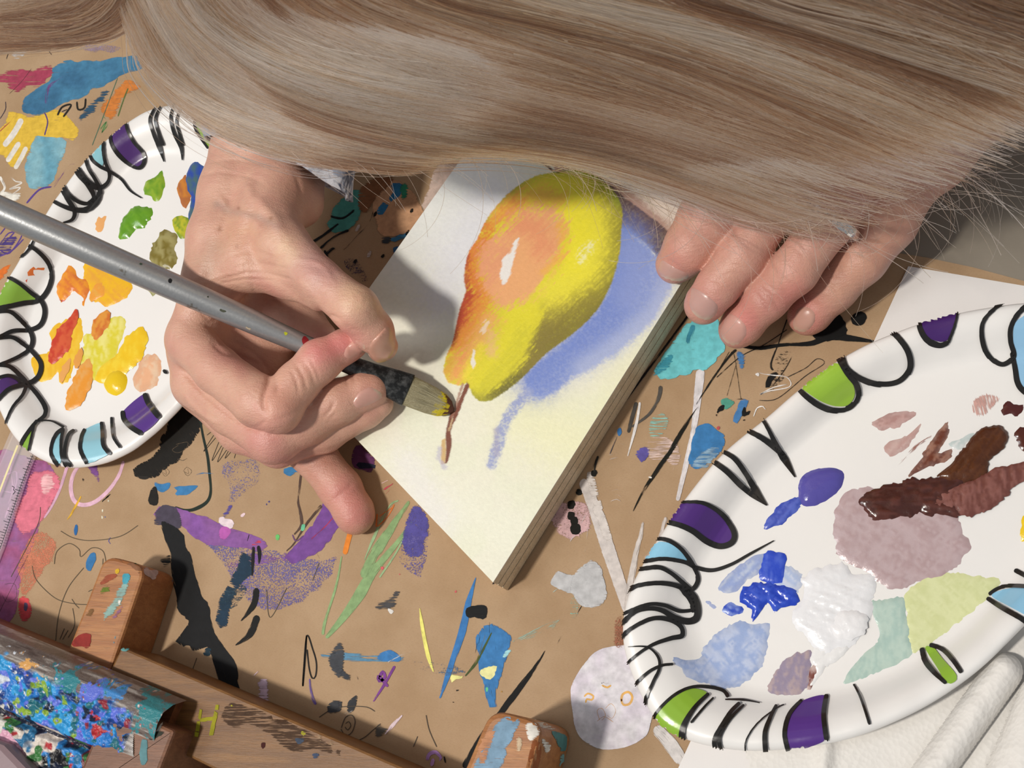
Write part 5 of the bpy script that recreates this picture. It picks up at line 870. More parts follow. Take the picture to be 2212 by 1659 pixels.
# ================================================================ the painter: hands, arms, head, hair, sleeve
import openvdb
def capsule(G_, a, b, ra, rb):
    e = b - a; L2 = max(float(e @ e), 1e-6)
    t = np.clip(((G_[0] - a[0]) * e[0] + (G_[1] - a[1]) * e[1] + (G_[2] - a[2]) * e[2]) / L2, 0, 1)
    return np.sqrt((G_[0] - a[0] - t * e[0]) ** 2 + (G_[1] - a[1] - t * e[1]) ** 2 + (G_[2] - a[2] - t * e[2]) ** 2) - (ra + t * (rb - ra))
def smin(a, b, k):
    h = np.maximum(k - np.abs(a - b), 0) / k; return np.minimum(a, b) - h * h * k * 0.25
def conv(c):                             # (px, py, z, r px) -> centre and radius in mm
    out = []
    for x, y, z, r in c: out.append((up(x, y, z), r / float(scale_at(x, y, z))))
    return out
def sdf(palm, fingers, vox, kp=9.0, kf=6.0, kc=0.9, raw=False, pad=4.0, clipbox=None):
    P = [c if raw else conv(c) for c in palm]; Fg = [[c if raw else conv(c) for c in f] for f in fingers]
    allp = [q for c in P for q in c] + [q for f in Fg for c in f for q in c]
    lo = np.min([q[0] - q[1] for q in allp], 0) - pad; hi = np.max([q[0] + q[1] for q in allp], 0) + pad
    if clipbox is not None: lo = np.maximum(lo, clipbox[0]); hi = np.minimum(hi, clipbox[1])
    n = np.ceil((hi - lo) / vox).astype(int) + 1
    ax = [np.float32(lo[i] + vox * np.arange(n[i])) for i in range(3)]
    def ev(chains, k, out=None):
        for c in chains:
            for i in range(len(c) - 1):
                (a, ra), (b, rb) = c[i], c[i + 1]; m = 12.0
                l = np.minimum(a - ra, b - rb) - m; h = np.maximum(a + ra, b + rb) + m
                s = [slice(max(0, int((l[j] - lo[j]) / vox)), max(0, min(n[j], int((h[j] - lo[j]) / vox) + 2))) for j in range(3)]
                g = (ax[0][s[0]][:, None, None], ax[1][s[1]][None, :, None], ax[2][s[2]][None, None, :])
                if any(x.size == 0 for x in g): continue
                d = capsule(g, a, b, ra, rb); out[s[0], s[1], s[2]] = smin(out[s[0], s[1], s[2]], d.astype(np.float32), k)
        return out
    big = lambda: np.full(tuple(n), 30.0, np.float32)
    base = ev(P, kp, big()); tot = base.copy()
    for f in Fg:
        d = ev(f, 3.0, big()); tot = smin(tot, smin(base, d, kf), kc)
    g = openvdb.FloatGrid(30.0); g.copyFromArray(np.clip(tot, -4, 4)); g.background = 4.0
    pts, tris, quads = g.convertToPolygons(0.0, 0.0)
    return pts * vox + lo, quads
def vnormals(V, Q):
    a, b, c, d = (V[Q[:, i]] for i in range(4)); fn = np.cross(c - a, d - b); N = np.zeros_like(V)
    for i in range(4): np.add.at(N, Q[:, i], fn)
    return N / np.maximum(np.linalg.norm(N, axis=1), 1e-9)[:, None]
def relax(V, Q, it=2, f=.5):
    E = np.vstack([Q[:, [0, 1]], Q[:, [1, 2]], Q[:, [2, 3]], Q[:, [3, 0]]]); E = np.vstack([E, E[:, ::-1]])
    cnt = np.bincount(E[:, 0], minlength=len(V)).astype(float)
    for _ in range(it):
        S_ = np.stack([np.bincount(E[:, 0], V[E[:, 1], k], minlength=len(V)) for k in range(3)], 1) / np.maximum(cnt, 1)[:, None]
        V = V * (1 - f) + S_ * f
    return V
def sculpt(V, N, feats):
    """press creases (-) and raise tendons, veins, knuckle folds (+) along lines seen on the upper side"""
    pp = proj(V); view = CP - V; view /= np.linalg.norm(view, axis=1)[:, None]; face = np.clip((N * view).sum(1) * 2.5, 0, 1); D = np.zeros(len(V))
    for pts, w, dep in feats:
        P = smooth(pts, 10) if len(pts) > 1 else np.array(pts, float); x0, y0 = P.min(0) - w * 3; x1, y1 = P.max(0) + w * 3
        m = (pp[:, 0] > x0) & (pp[:, 0] < x1) & (pp[:, 1] > y0) & (pp[:, 1] < y1) & (face > 0)
        if not m.any(): continue
        if len(P) == 1: d = np.hypot(pp[m, 0] - P[0, 0], pp[m, 1] - P[0, 1])
        else:
            d = seg_dist(pp[m, 0], pp[m, 1], P); de = np.minimum(np.hypot(pp[m, 0] - P[0, 0], pp[m, 1] - P[0, 1]), np.hypot(pp[m, 0] - P[-1, 0], pp[m, 1] - P[-1, 1]))
            dep = dep * np.clip(de / (w * 2.5) + .25, 0, 1)
        D[m] += dep * np.exp(-(d / w) ** 2) * face[m]
    return V + N * D[:, None]
def tint(V, base, tints):
    pp = proj(V); c = np.broadcast_to(srgb(base), (len(V), 3)).copy()
    for pts, r, col, op in tints:
        P = np.array(pts, float); m0 = (np.abs(pp[:, 0] - P[:, 0].mean()) < 600) & (np.abs(pp[:, 1] - P[:, 1].mean()) < 600)
        d = (seg_dist(pp[m0, 0], pp[m0, 1], P) if len(P) > 1 else np.hypot(pp[m0, 0] - P[0, 0], pp[m0, 1] - P[0, 1])) + (fbm(pp[m0, 0] / 25, pp[m0, 1] / 25, 3, 3) - .5) * r * .8
        k = (np.exp(-(np.maximum(d, 0) / r) ** 2) * op)[:, None]; c[m0] = c[m0] * (1 - k) + srgb(col) * k
    return c
VOX = 0.75
# ---- brush hand (picture left)
palmR = [[(640, 60, 66, 112), (585, 250, 60, 100), (560, 330, 55, 82)],
         [(520, 330, 56, 62), (505, 420, 58, 66), (480, 520, 60, 66), (455, 610, 60, 52), (415, 705, 56, 44)],
         [(610, 330, 52, 68), (600, 420, 60, 66), (580, 480, 66, 60), (540, 560, 66, 50), (480, 600, 60, 44)],
         [(640, 360, 44, 60), (650, 440, 48, 46)],
         [(470, 640, 46, 50), (430, 760, 44, 56), (430, 840, 34, 48)],
         [(500, 700, 30, 60), (560, 760, 26, 56), (520, 830, 26, 60), (600, 700, 22, 44)],
         [(560, 590, 66, 34), (620, 600, 66, 34), (690, 640, 68, 30)], [(560, 650, 34, 50), (640, 690, 30, 44), (690, 730, 28, 36)]]
fingR = [[[(560, 430, 62, 54), (612, 530, 72, 56), (690, 605, 74, 46), (768, 668, 72, 50), (805, 715, 62, 44), (828, 748, 53, 32)]],
         [[(408, 735, 56, 50), (470, 800, 60, 50), (560, 868, 63, 56), (600, 885, 63, 50)], [(600, 885, 63, 50), (640, 830, 61, 46), (690, 780, 60, 46), (745, 748, 56, 36), (762, 742, 55, 33)]],
         [[(420, 830, 42, 50), (500, 890, 44, 50), (590, 945, 46, 56)], [(590, 945, 46, 56), (660, 910, 44, 50), (730, 868, 43, 48), (785, 845, 40, 42), (803, 842, 39, 36)]],
         [[(440, 850, 28, 46), (520, 930, 28, 48), (600, 965, 30, 44)], [(600, 965, 30, 44), (700, 935, 32, 42), (790, 888, 31, 36), (818, 872, 31, 32)]],
         [[(520, 850, 20, 50), (620, 940, 20, 50), (680, 985, 17, 46), (735, 1055, 12, 45), (764, 1105, 9.5, 42), (768, 1115, 9, 40)]]]
VR, QR = sdf(palmR, fingR, VOX, kp=9, kf=5, kc=.8)
VR = relax(VR, QR, 2)
NR = vnormals(VR, QR)
if (NR * (VR - VR.mean(0))).sum() < 0: QR = QR[:, ::-1].copy(); NR = -NR
featR = [([(600, 905), (630, 895), (650, 880)], 4, -.3), ([(575, 905), (560, 920), (530, 925)], 4, -.3), ([(430, 380), (470, 372), (520, 378), (560, 390)], 4, -.35), ([(450, 350), (510, 345), (570, 356)], 4, -.3), ([(640, 380), (650, 420), (640, 460)], 5, -.4),
         ([(540, 610), (560, 640), (600, 650)], 5, -.3), ([(745, 800), (760, 812), (765, 825)], 4, -.4), ([(735, 806), (748, 820), (752, 832)], 4, -.35), ([(745, 700), (760, 712), (775, 714)], 4, -.4), ([(660, 575), (700, 580), (735, 605)], 8, -.35), ([(520, 540), (560, 545), (600, 560)], 5, -.25), ([(640, 600), (665, 625), (690, 650)], 6, .35),
         ([(585, 812), (573, 845), (568, 870), (575, 890)], 6, -1.2), ([(600, 822), (598, 850)], 5, -.5),
         ([(640, 790), (655, 812), (662, 840)], 4, -.4), ([(655, 780), (672, 805), (680, 830)], 4, -.35), ([(628, 800), (640, 822), (645, 850)], 4, -.35), ([(668, 775), (684, 800), (690, 822)], 3.5, -.3),
         ([(700, 900), (715, 885), (722, 868)], 4, -.6), ([(712, 905), (728, 892)], 4, -.45), ([(690, 872), (700, 862)], 4, -.3),
         ([(600, 930), (570, 945), (540, 940)], 5, -.3), ([(420, 640), (440, 612), (480, 595), (520, 590)], 4, .3),
         ([(490, 600), (530, 590), (580, 592), (630, 605)], 3.5, -.4), ([(480, 612), (530, 604), (590, 606)], 3.5, -.35), ([(500, 580), (560, 570), (620, 580)], 3.5, -.25), ([(470, 575), (500, 550), (560, 545)], 3.5, -.2),
         ([(530, 380), (545, 420), (590, 470), (615, 520)], 14, 1.1), ([(500, 400), (480, 470), (450, 540), (425, 620)], 13, .8), ([(560, 400), (535, 480), (500, 560)], 12, -.9),
         ([(530, 590), (528, 570)], 2.5, -.3), ([(470, 420), (500, 455), (540, 470), (570, 500)], 7, .5), ([(640, 560), (690, 570), (720, 600)], 6, .35),
         ([(700, 690), (715, 682), (735, 690)], 4, -.6), ([(690, 668), (700, 680)], 4, -.5), ([(712, 700), (735, 712)], 4, -.4), ([(770, 640), (790, 655)], 10, .5),
         ([(460, 740), (480, 760), (520, 770), (560, 790)], 5, -.5), ([(440, 700), (470, 715), (480, 740)], 5, -.7), ([(500, 735), (550, 765), (580, 800)], 5, -.45), ([(430, 670), (455, 695), (470, 690)], 4, -.4),
         ([(380, 700), (372, 740)], 4, -.25), ([(395, 800), (440, 850), (500, 900), (560, 935)], 5, -.5), ([(395, 850), (430, 890), (470, 915)], 5, .5), ([(540, 960), (545, 990)], 4, -.2), ([(555, 955), (562, 985)], 4, -.2),
         ([(640, 985), (700, 975), (730, 965)], 5, -.4), ([(650, 995), (665, 1000)], 4, -.4), ([(715, 1085), (745, 1060), (765, 1040)], 5, -.3), ([(740, 960), (800, 930)], 4, -.2)]
VR = sculpt(VR, NR, featR)
tR = [([(768, 1110), (740, 1060)], 46, 'cc7c76', .75), ([(690, 1000)], 40, 'b97464', .5), ([(740, 745), (690, 760)], 42, 'd77f80', .75), ([(600, 880)], 55, 'd99a88', .5), ([(590, 985), (560, 960)], 50, 'cf8a86', .6), ([(800, 860)], 34, 'd48a80', .5), ([(845, 700), (855, 740)], 18, 'd98a72', .6),
      ([(800, 650), (760, 640)], 34, 'e3c19c', .6), ([(700, 590), (660, 560)], 40, 'b98a92', .45), ([(620, 540)], 34, 'e8c8a4', .6), ([(470, 440), (500, 460), (560, 470), (600, 490)], 9, '8f8580', .4), ([(460, 540), (440, 580)], 26, 'b79a84', .5), ([(520, 500)], 40, 'd8a782', .5), ([(640, 420)], 50, 'b98468', .5), ([(380, 760)], 40, 'd0988a', .45), ([(470, 760), (520, 790)], 22, 'a8605e', .5),
      ([(475, 495)], 5, '9a6a4e', .7), ([(515, 450)], 4, '8e6048', .7), ([(585, 472)], 4, '9a6a50', .7), ([(512, 532)], 3.5, '9a6a50', .6), ([(550, 600), (600, 640)], 14, 'b5706a', .4)]
cR = tint(VR, 'd6a892', tR)
# ---- steadying hand (picture right)
palmL = [[(2330, -60, 60, 130), (2170, 90, 52, 120), (2060, 210, 50, 110)],
         [(2060, 150, 52, 90), (1900, 240, 54, 84), (1720, 300, 54, 74)], [(2080, 200, 50, 90), (1940, 290, 52, 80), (1830, 350, 51, 66)],
         [(2100, 220, 48, 80), (2010, 330, 46, 76), (1960, 390, 42, 62)], [(2000, 120, 50, 80), (1780, 200, 50, 70), (1640, 300, 46, 50)]]
fingL = [[[(1700, 290, 54, 72), (1600, 385, 50, 70), (1530, 475, 45, 66), (1490, 535, 38, 56), (1462, 568, 32, 42), (1455, 574, 31, 36)]],
         [[(1790, 320, 52, 66), (1678, 440, 48, 52), (1605, 550, 42, 53), (1550, 620, 37, 46), (1522, 656, 32, 41), (1518, 662, 31, 37)]],
         [[(1870, 360, 50, 66), (1790, 480, 46, 54), (1715, 585, 40, 51), (1655, 645, 31, 47), (1604, 700, 20, 43), (1592, 713, 17, 40)]],
         [[(1970, 380, 44, 66), (1920, 480, 36, 60), (1860, 560, 28, 54), (1800, 625, 20, 48), (1752, 676, 13, 42), (1742, 684, 12, 40)]]]
VL, QL = sdf(palmL, fingL, VOX, kp=9, kf=3.5, kc=.8, clipbox=(np.array([-200., -200., -10.]), np.array([262., 200., 120.])))
VL = relax(VL, QL, 2); NL = vnormals(VL, QL)
if (NL * (VL - VL.mean(0))).sum() < 0: QL = QL[:, ::-1].copy(); NL = -NL
featL = [([(1440, 560), (1465, 575), (1488, 600)], 4, -.3), ([(1550, 600), (1580, 590), (1600, 600)], 4, -.25), ([(1580, 570), (1610, 580)], 4, -.25), ([(1530, 600), (1560, 612)], 4, -.3),
         ([(1640, 620), (1665, 640), (1680, 660)], 4, -.5), ([(1630, 632), (1650, 655), (1665, 672)], 4, -.45), ([(1650, 612), (1675, 628)], 3.5, -.3), ([(1690, 510), (1720, 520), (1745, 540)], 5, -.4), ([(1680, 525), (1710, 530), (1740, 555)], 4.5, -.35),
         ([(1850, 515), (1880, 525), (1905, 530)], 5, -.5), ([(1845, 530), (1875, 545), (1895, 545)], 4, -.4), ([(1845, 545), (1880, 560)], 4, -.35), ([(1775, 600), (1795, 615), (1810, 630)], 4, -.35), ([(1785, 590), (1805, 603)], 4, -.3),
         ([(1960, 395), (1925, 400), (1890, 430)], 5, -.5), ([(1770, 420), (1820, 360), (1880, 320)], 9, .5), ([(1900, 350), (1930, 330), (1990, 290)], 7, .5), ([(1980, 400), (2010, 380)], 5, -.35)]
VL = sculpt(VL, NL, featL)
tL = [([(1462, 572)], 40, 'cf8a80', .6), ([(1520, 662), (1500, 640)], 40, 'c98a84', .6), ([(1590, 712), (1610, 690)], 44, 'd07c78', .7), ([(1742, 690), (1720, 650)], 44, 'd07c74', .7), ([(1650, 640)], 34, 'a97068', .5), ([(1880, 530)], 30, 'c48a78', .5), ([(1950, 430), (1880, 560), (1810, 620)], 46, 'c99a80', .5), ([(1900, 330), (1980, 290)], 12, '8f7c7c', .35), ([(2050, 300)], 60, 'c68a70', .5)]
cL = tint(VL, 'cc9a88', tL)  # base darker than the brush hand's: its shade is put into the skin colour
# ---- forearms, torso and head off the picture, same body
Pv = lambda *p: np.array(p, float)
wr = up(640, 60, 66); wl = up(2330, -60, 60)
arms = [[(Pv(*up(600, 200, 60)), 21.0), (Pv(*wr), 25.), (Pv(-130, 330, 70), 42.), (Pv(-115, 470, 150), 50.), (Pv(-90, 520, 300), 60.)],
        [(Pv(*up(2230, 30, 56)), 22.), (Pv(*wl), 26.), (Pv(275, 330, 70), 42.), (Pv(240, 470, 150), 50.), (Pv(185, 520, 300), 60.)],
        [(Pv(-70, 510, 310), 70.), (Pv(165, 510, 310), 70.)], [(Pv(45, 520, 280), 110.), (Pv(45, 600, 60), 120.), (Pv(45, 620, -150), 130.)],
        [(Pv(45, 470, 350), 52.), (Pv(45, 330, 395), 46.), (Pv(45, 260, 390), 50.)],
        [(Pv(45, 205, 395), 76.), (Pv(45, 170, 350), 66.), (Pv(45, 178, 318), 48.)], [(Pv(45, 150, 392), 68.), (Pv(45, 160, 372), 70.)],
        [(Pv(45, 118, 322), 9.), (Pv(45, 128, 300), 10.), (Pv(45, 140, 290), 8.)], [(Pv(22, 172, 282), 11.), (Pv(45, 168, 276), 12.), (Pv(68, 172, 282), 11.)], [(Pv(-28, 205, 360), 12.), (Pv(-30, 215, 340), 9.)], [(Pv(118, 205, 360), 12.), (Pv(120, 215, 340), 9.)]]
VB, QB = sdf(arms, [], 3.0, kp=22, raw=True, pad=8)
NB = vnormals(VB, QB)
if (NB * (VB - VB.mean(0))).sum() < 0: QB = QB[:, ::-1].copy()
PER = empty('person', 'person bent over the table with long greying blonde hair, painting with the right hand', 'person')
Vall = np.vstack([VR, VL, VB]); Qall = np.vstack([QR, QL + len(VR), QB + len(VR) + len(VL)])
pa = Qt[:, :2]; ins_ = inside(Vall[:, 0], Vall[:, 1], pa) & (Vall[:, 2] < 60); Vall[ins_, 2] = np.maximum(Vall[ins_, 2], ZB + .35); Vall[:len(VR) + len(VL), 2] = np.maximum(Vall[:len(VR) + len(VL), 2], .8)
body = mesh_obj('body', Vall, Qall.tolist(), SKIN, PER, cols=np.vstack([cR, cL, np.broadcast_to(srgb('c8957e'), (len(VB), 3))]))
bR_ = BVHTree.FromPolygons([Vector(a) for a in VR], QR.tolist()); bL_ = BVHTree.FromPolygons([Vector(a) for a in VL], QL.tolist())
t = NT('fingernail'); t.set(Base_Color=t.attr('Col', 'Color'), Roughness=.34, Coat_Weight=.15, Coat_Roughness=.2, Subsurface_Weight=.1, Subsurface_Scale=.002, Normal=t.bump(t.noise(1, 2, .5, t.mapped(t.obj(), (300, 2500, 300), (0, 0, .6))), .12, .0004)); m_nail = t.m
def nail(pts, bvh, col, tip, tipcol='d9c9b0', name='fingernail'):
    p = smooth(pts, 4, True); P, Fc = tri_fill(p, 5); e = seg_dist(P[:, 0], P[:, 1], p, True) / PXMM
    hit = on_bvh(bvh, 50)(P[:, 0], P[:, 1], 0.0)
    A = np.column_stack([np.ones(len(P)), P, P ** 2, P[:, 0] * P[:, 1]]); Am = A.copy(); mu = A.mean(0); sd = A.std(0) + 1e-9; mu[0] = 0; sd[0] = 1; Am = (A - mu) / sd
    rd = rays(P[:, 0], P[:, 1]); rd /= np.linalg.norm(rd, axis=1)[:, None]; dep = np.linalg.norm(hit - CP, axis=1); wt_ = np.abs(dep - np.median(dep)) < 6; k, *_ = np.linalg.lstsq(Am[wt_], dep[wt_], rcond=None); z = np.minimum(Am @ k, dep)
    V = CP + rd * (np.where(e < .01, dep + .1, z - 0.10 - 0.40 * (1 - np.exp(-e / .35))))[:, None]
    d = np.hypot(P[:, 0] - tip[0], P[:, 1] - tip[1]); ec = seg_dist(P[:, 0], P[:, 1], np.array(tip[2:]).reshape(-1, 2)) if len(tip) > 2 else d
    m = np.clip(1 - ec / 7, 0, 1)[:, None]; c = srgb(col) * (1 - m) + srgb(tipcol) * m
    return mesh_obj(name, V, Fc, m_nail, PER, cols=c)
nail([(795, 765), (800, 742), (818, 722), (835, 705), (846, 712), (854, 738), (850, 762), (838, 778), (815, 783)], bR_, 'cf9c88', (840, 770, 815, 784, 838, 779, 851, 762), 'd9b878')
nail([(742, 765), (750, 748), (764, 736), (780, 738), (790, 748), (788, 760), (770, 770), (752, 776)], bR_, 'd09a8c', (788, 755, 790, 746, 788, 762))
nail([(763, 868), (775, 848), (798, 836), (815, 842), (829, 854), (822, 862), (800, 874), (776, 882), (766, 878)], bR_, 'cf9f92', (825, 860, 812, 840, 829, 855))
nail([(1422, 590), (1424, 572), (1432, 562), (1455, 576), (1487, 592), (1482, 604), (1460, 608), (1436, 602)], bL_, 'c39a90', (1450, 608, 1428, 600, 1460, 609, 1482, 604))
nail([(1490, 640), (1494, 622), (1512, 628), (1535, 644), (1551, 662), (1545, 682), (1528, 692), (1504, 684), (1490, 664)], bL_, 'c0988f', (1520, 690, 1496, 676, 1514, 690, 1538, 688), 'c9b8a6')
nail([(1560, 700), (1574, 678), (1592, 684), (1610, 702), (1612, 724), (1592, 746), (1570, 742), (1556, 722)], bL_, 'c99a8e', (1580, 748, 1558, 730, 1575, 746, 1594, 745), 'd0b9a4')
nail([(1714, 690), (1722, 668), (1742, 662), (1760, 676), (1758, 700), (1738, 718), (1720, 714), (1710, 704)], bL_, 'c89a8a', (1725, 718, 1711, 706, 1722, 716, 1738, 717), 'cdb49c')

# ---- ring
RG = empty('silver_ring', 'silver stone-set ring on the third finger of the right-hand side hand', 'ring')
t = NT('silver'); t.set(Base_Color=(.8, .79, .76, 1), Metallic=1.0, Roughness=.22); m_sil = t.m
t = NT('ring_stone'); t.set(Base_Color=(.92, .95, .95, 1), Roughness=.04, Transmission_Weight=.6, IOR=1.9); m_sto = t.m
a, b = up(1870, 360, 50), up(1720, 580, 36); axr = (b - a) / np.linalg.norm(b - a); rc = up(1797, 478, 44.5)
u_ = np.cross(axr, [0, 0, 1]); u_ /= np.linalg.norm(u_); v_ = np.cross(u_, axr); R0 = 62 / float(scale_at(1797, 478, 44))
Vr = []; nr = 64
for i in range(nr):
    th = 2 * math.pi * i / nr; dr = u_ * math.cos(th) + v_ * math.sin(th); wd_ = 1.9 if math.sin(th) > 0 else 1.2
    for (w, r) in ((-wd_, .0), (-wd_, 1.0), (0, 1.35), (wd_, 1.0), (wd_, 0.0)): Vr.append(rc + dr * (R0 + r - .2) + axr * w)
Fr = [(i * 5 + j, i * 5 + (j + 1) % 5, ((i + 1) % nr) * 5 + (j + 1) % 5, ((i + 1) % nr) * 5 + j) for i in range(nr) for j in range(5)]
rband = mesh_obj('band', Vr, Fr, m_sil, RG, smooth_=False)
for i in range(9):
    th = math.pi * (0.18 + 0.64 * i / 8); dr = u_ * math.cos(th) + v_ * math.sin(th); c = rc + dr * (R0 + 1.1); tg = np.cross(axr, dr)
    Vs = [c + dr * h + (tg * math.cos(a_) + axr * math.sin(a_)) * r for (h, r) in ((0, 1.15), (.5, 1.1), (.9, .6)) for a_ in np.arange(8) * math.pi / 4]
    Fs = [(k * 8 + j, k * 8 + (j + 1) % 8, (k + 1) * 8 + (j + 1) % 8, (k + 1) * 8 + j) for k in range(2) for j in range(8)] + [tuple(range(16, 24))]
    mesh_obj('stone', Vs, Fs, m_sto, rband, smooth_=False)

# ---- brush
BR = empty('paint_brush', 'grey handled flat paint brush with yellow and brown paint on its bristles', 'paint brush')
def lathe(name, C, Rr, mat, parent, flat=None, cols=None, k=28, side=None):
    C = np.array(C); T = np.gradient(C, axis=0); T /= np.linalg.norm(T, axis=1)[:, None]; V = []
    for i in range(len(C)):
        s_ = np.cross(T[i], [0, 0, 1.0]); s_ /= np.linalg.norm(s_); w_ = np.cross(s_, T[i])
        fl = flat[i] if flat is not None else 1.0
        for j in range(k):
            th = 2 * math.pi * j / k; V.append(C[i] + s_ * math.cos(th) * Rr[i] + w_ * math.sin(th) * Rr[i] * fl)
    n = len(C); Fc = [(i * k + j, i * k + (j + 1) % k, (i + 1) * k + (j + 1) % k, (i + 1) * k + j) for i in range(n - 1) for j in range(k)] + [tuple(reversed(range(k))), tuple(range((n - 1) * k, n * k))]
    o = mesh_obj(name, V, Fc, mat, parent, cols=cols); return o
tip3 = up(974, 884, 24.0); h0 = up(-60, 428, 128.0)
def bp(px, py):                          # a point of the brush's straight axis seen at this pixel's x
    best = None
    ts_ = np.linspace(-.05, 1.2, 2500); Q_ = tip3 + (h0 - tip3) * ts_[:, None]; return Q_[np.argmin(np.abs(proj(Q_)[:, 0] - px))]
def chain(xs, w):
    C = [bp(x, 0) for x in np.linspace(xs[0], xs[-1], 60)]; X_ = np.linspace(xs[0], xs[-1], 60)
    R_ = [np.interp(x, *zip(*w)) / 2 / float(F / -((c - CP) @ MN)[2]) for x, c in zip(X_, C)]; return C, R_
t = NT('grey_handle'); nn2 = t.noise(60, 4, .7); sp = t.noise(900, 3); t.set(Base_Color=t.mix(t.ramp(nn2, [(.62, (0, 0, 0)), (.66, (1, 1, 1))]), t.mix(sp, L('949698')[:3], L('a9abac')[:3]), L('7d7870')[:3]), Roughness=.33, Metallic=.6, Normal=t.bump(sp, .12, .0003)); m_hand = t.m
C, R_ = chain((-60, 735), [(-60, 62), (0, 62), (200, 62), (400, 58), (550, 52), (650, 44), (735, 38)]); hd = lathe('handle', C, R_, m_hand, BR)
t = NT('worn_ferrule'); t.set(Base_Color=t.mix(t.ramp(t.noise(220, 4, .7), [(.45, (0, 0, 0)), (.7, (1, 1, 1))]), L('252728')[:3], L('6a6c6c')[:3]), Metallic=.5, Roughness=.42); m_fer = t.m
C, R_ = chain((690, 882), [(690, 41), (760, 42), (800, 50), (850, 66), (882, 74)]); lathe('ferrule', C, R_, m_fer, BR, flat=np.interp(np.linspace(0, 1, 60), [0, .35, 1], [1, .9, .34]))
C, R_ = chain((880, 980), [(880, 68), (900, 66), (930, 62), (955, 52), (970, 34), (980, 6)])
fx = np.linspace(0, 1, 60); br_c = np.zeros((60, 28, 3)); br_c[:] = srgb('a39c7c')
t = NT('bristle'); st_ = t.noise(1, 4, .7, t.mapped(t.obj(), (180, 3000, 3000), (0, 0, .42))); t.set(Base_Color=t.mix(t.ramp(st_, [(.35, (0, 0, 0)), (.7, (1, 1, 1))]), t.attr('Col', 'Color'), t.mix(1.0, t.attr('Col', 'Color'), (.55, .5, .42), 'MULTIPLY')), Roughness=.4, Normal=t.bump(st_, .5, .0006)); m_bris = t.m
for i in range(60):
    for j in range(28):
        th = math.cos(2 * math.pi * j / 28); f_ = fx[i] + .06 * math.sin(j * 2.3)
        if f_ > .66: br_c[i, j] = srgb('dcca1e')
        if f_ > .86 or (f_ > .74 and th < -.55 ): br_c[i, j] = srgb('5a2f1e')
lathe('bristle_head', C, R_, m_bris, BR, flat=np.interp(fx, [0, 1], [.34, .22]), cols=br_c.reshape(-1, 3))
rs = random.Random(5); Vh = []; Fh = []
ctl = [bp(x, 0) for x in (882, 972)]; dirb = ctl[1] - ctl[0]; sd_ = np.cross(dirb / np.linalg.norm(dirb), [0, 0, 1]); sd_ /= np.linalg.norm(sd_); upb = np.cross(sd_, dirb / np.linalg.norm(dirb))
for i in range(150):
    o_ = rs.uniform(-1, 1); h_ = rs.uniform(.2, 1); a = ctl[0] + sd_ * o_ * 6.3 + upb * (2.3 * math.sqrt(1 - o_ * o_)) * h_; e_ = ctl[1] + sd_ * o_ * 4.4 + upb * 1.4 * math.sqrt(1 - o_ * o_) - dirb * (.1 + .22 * o_ * o_ + rs.uniform(0, .25)); m_ = (a + e_) / 2 + upb * .5 + sd_ * o_ * .9
    b0 = len(Vh)
    for p_ in (a, m_, e_): Vh += [p_ - sd_ * .07, p_ + sd_ * .07, p_ + upb * .12]
    for k in (0, 3):
        for j in range(3): Fh.append((b0 + k + j, b0 + k + (j + 1) % 3, b0 + k + 3 + (j + 1) % 3, b0 + k + 3 + j))
o = mesh_obj('bristle', Vh, Fh, mat_simple('pale_bristle', 'b5ae90', .4), BR); o['kind'] = 'stuff'
sh_ = on_bvh(bvh_of(hd))
for pts, c_ in (([(363, 604), (368, 601), (372, 606), (369, 612), (364, 611)], '1b1b1d'), ([(334, 607), (340, 610), (336, 613)], '2f2c26'), ([(652, 733), (660, 726), (669, 738), (664, 748), (655, 745)], '8c1f26'), ([(612, 716), (622, 720), (616, 725)], 'b9c030'), ([(300, 552), (308, 553), (304, 558)], '3b3f36'), ([(445, 640), (458, 640), (452, 645)], '3f4238'), ([(298, 566), (309, 570), (303, 573)], '3b4a3c'), ([(520, 700), (548, 712), (540, 714)], 'b9a890'), ([(416, 648), (426, 652), (420, 654)], '2b2b28'), ([(470, 665), (490, 672), (480, 675)], '4a4d40')):
    fill(pts, c_, sh_, hd, name='paint_speck', lift=.12, sp=20, rag=.1)

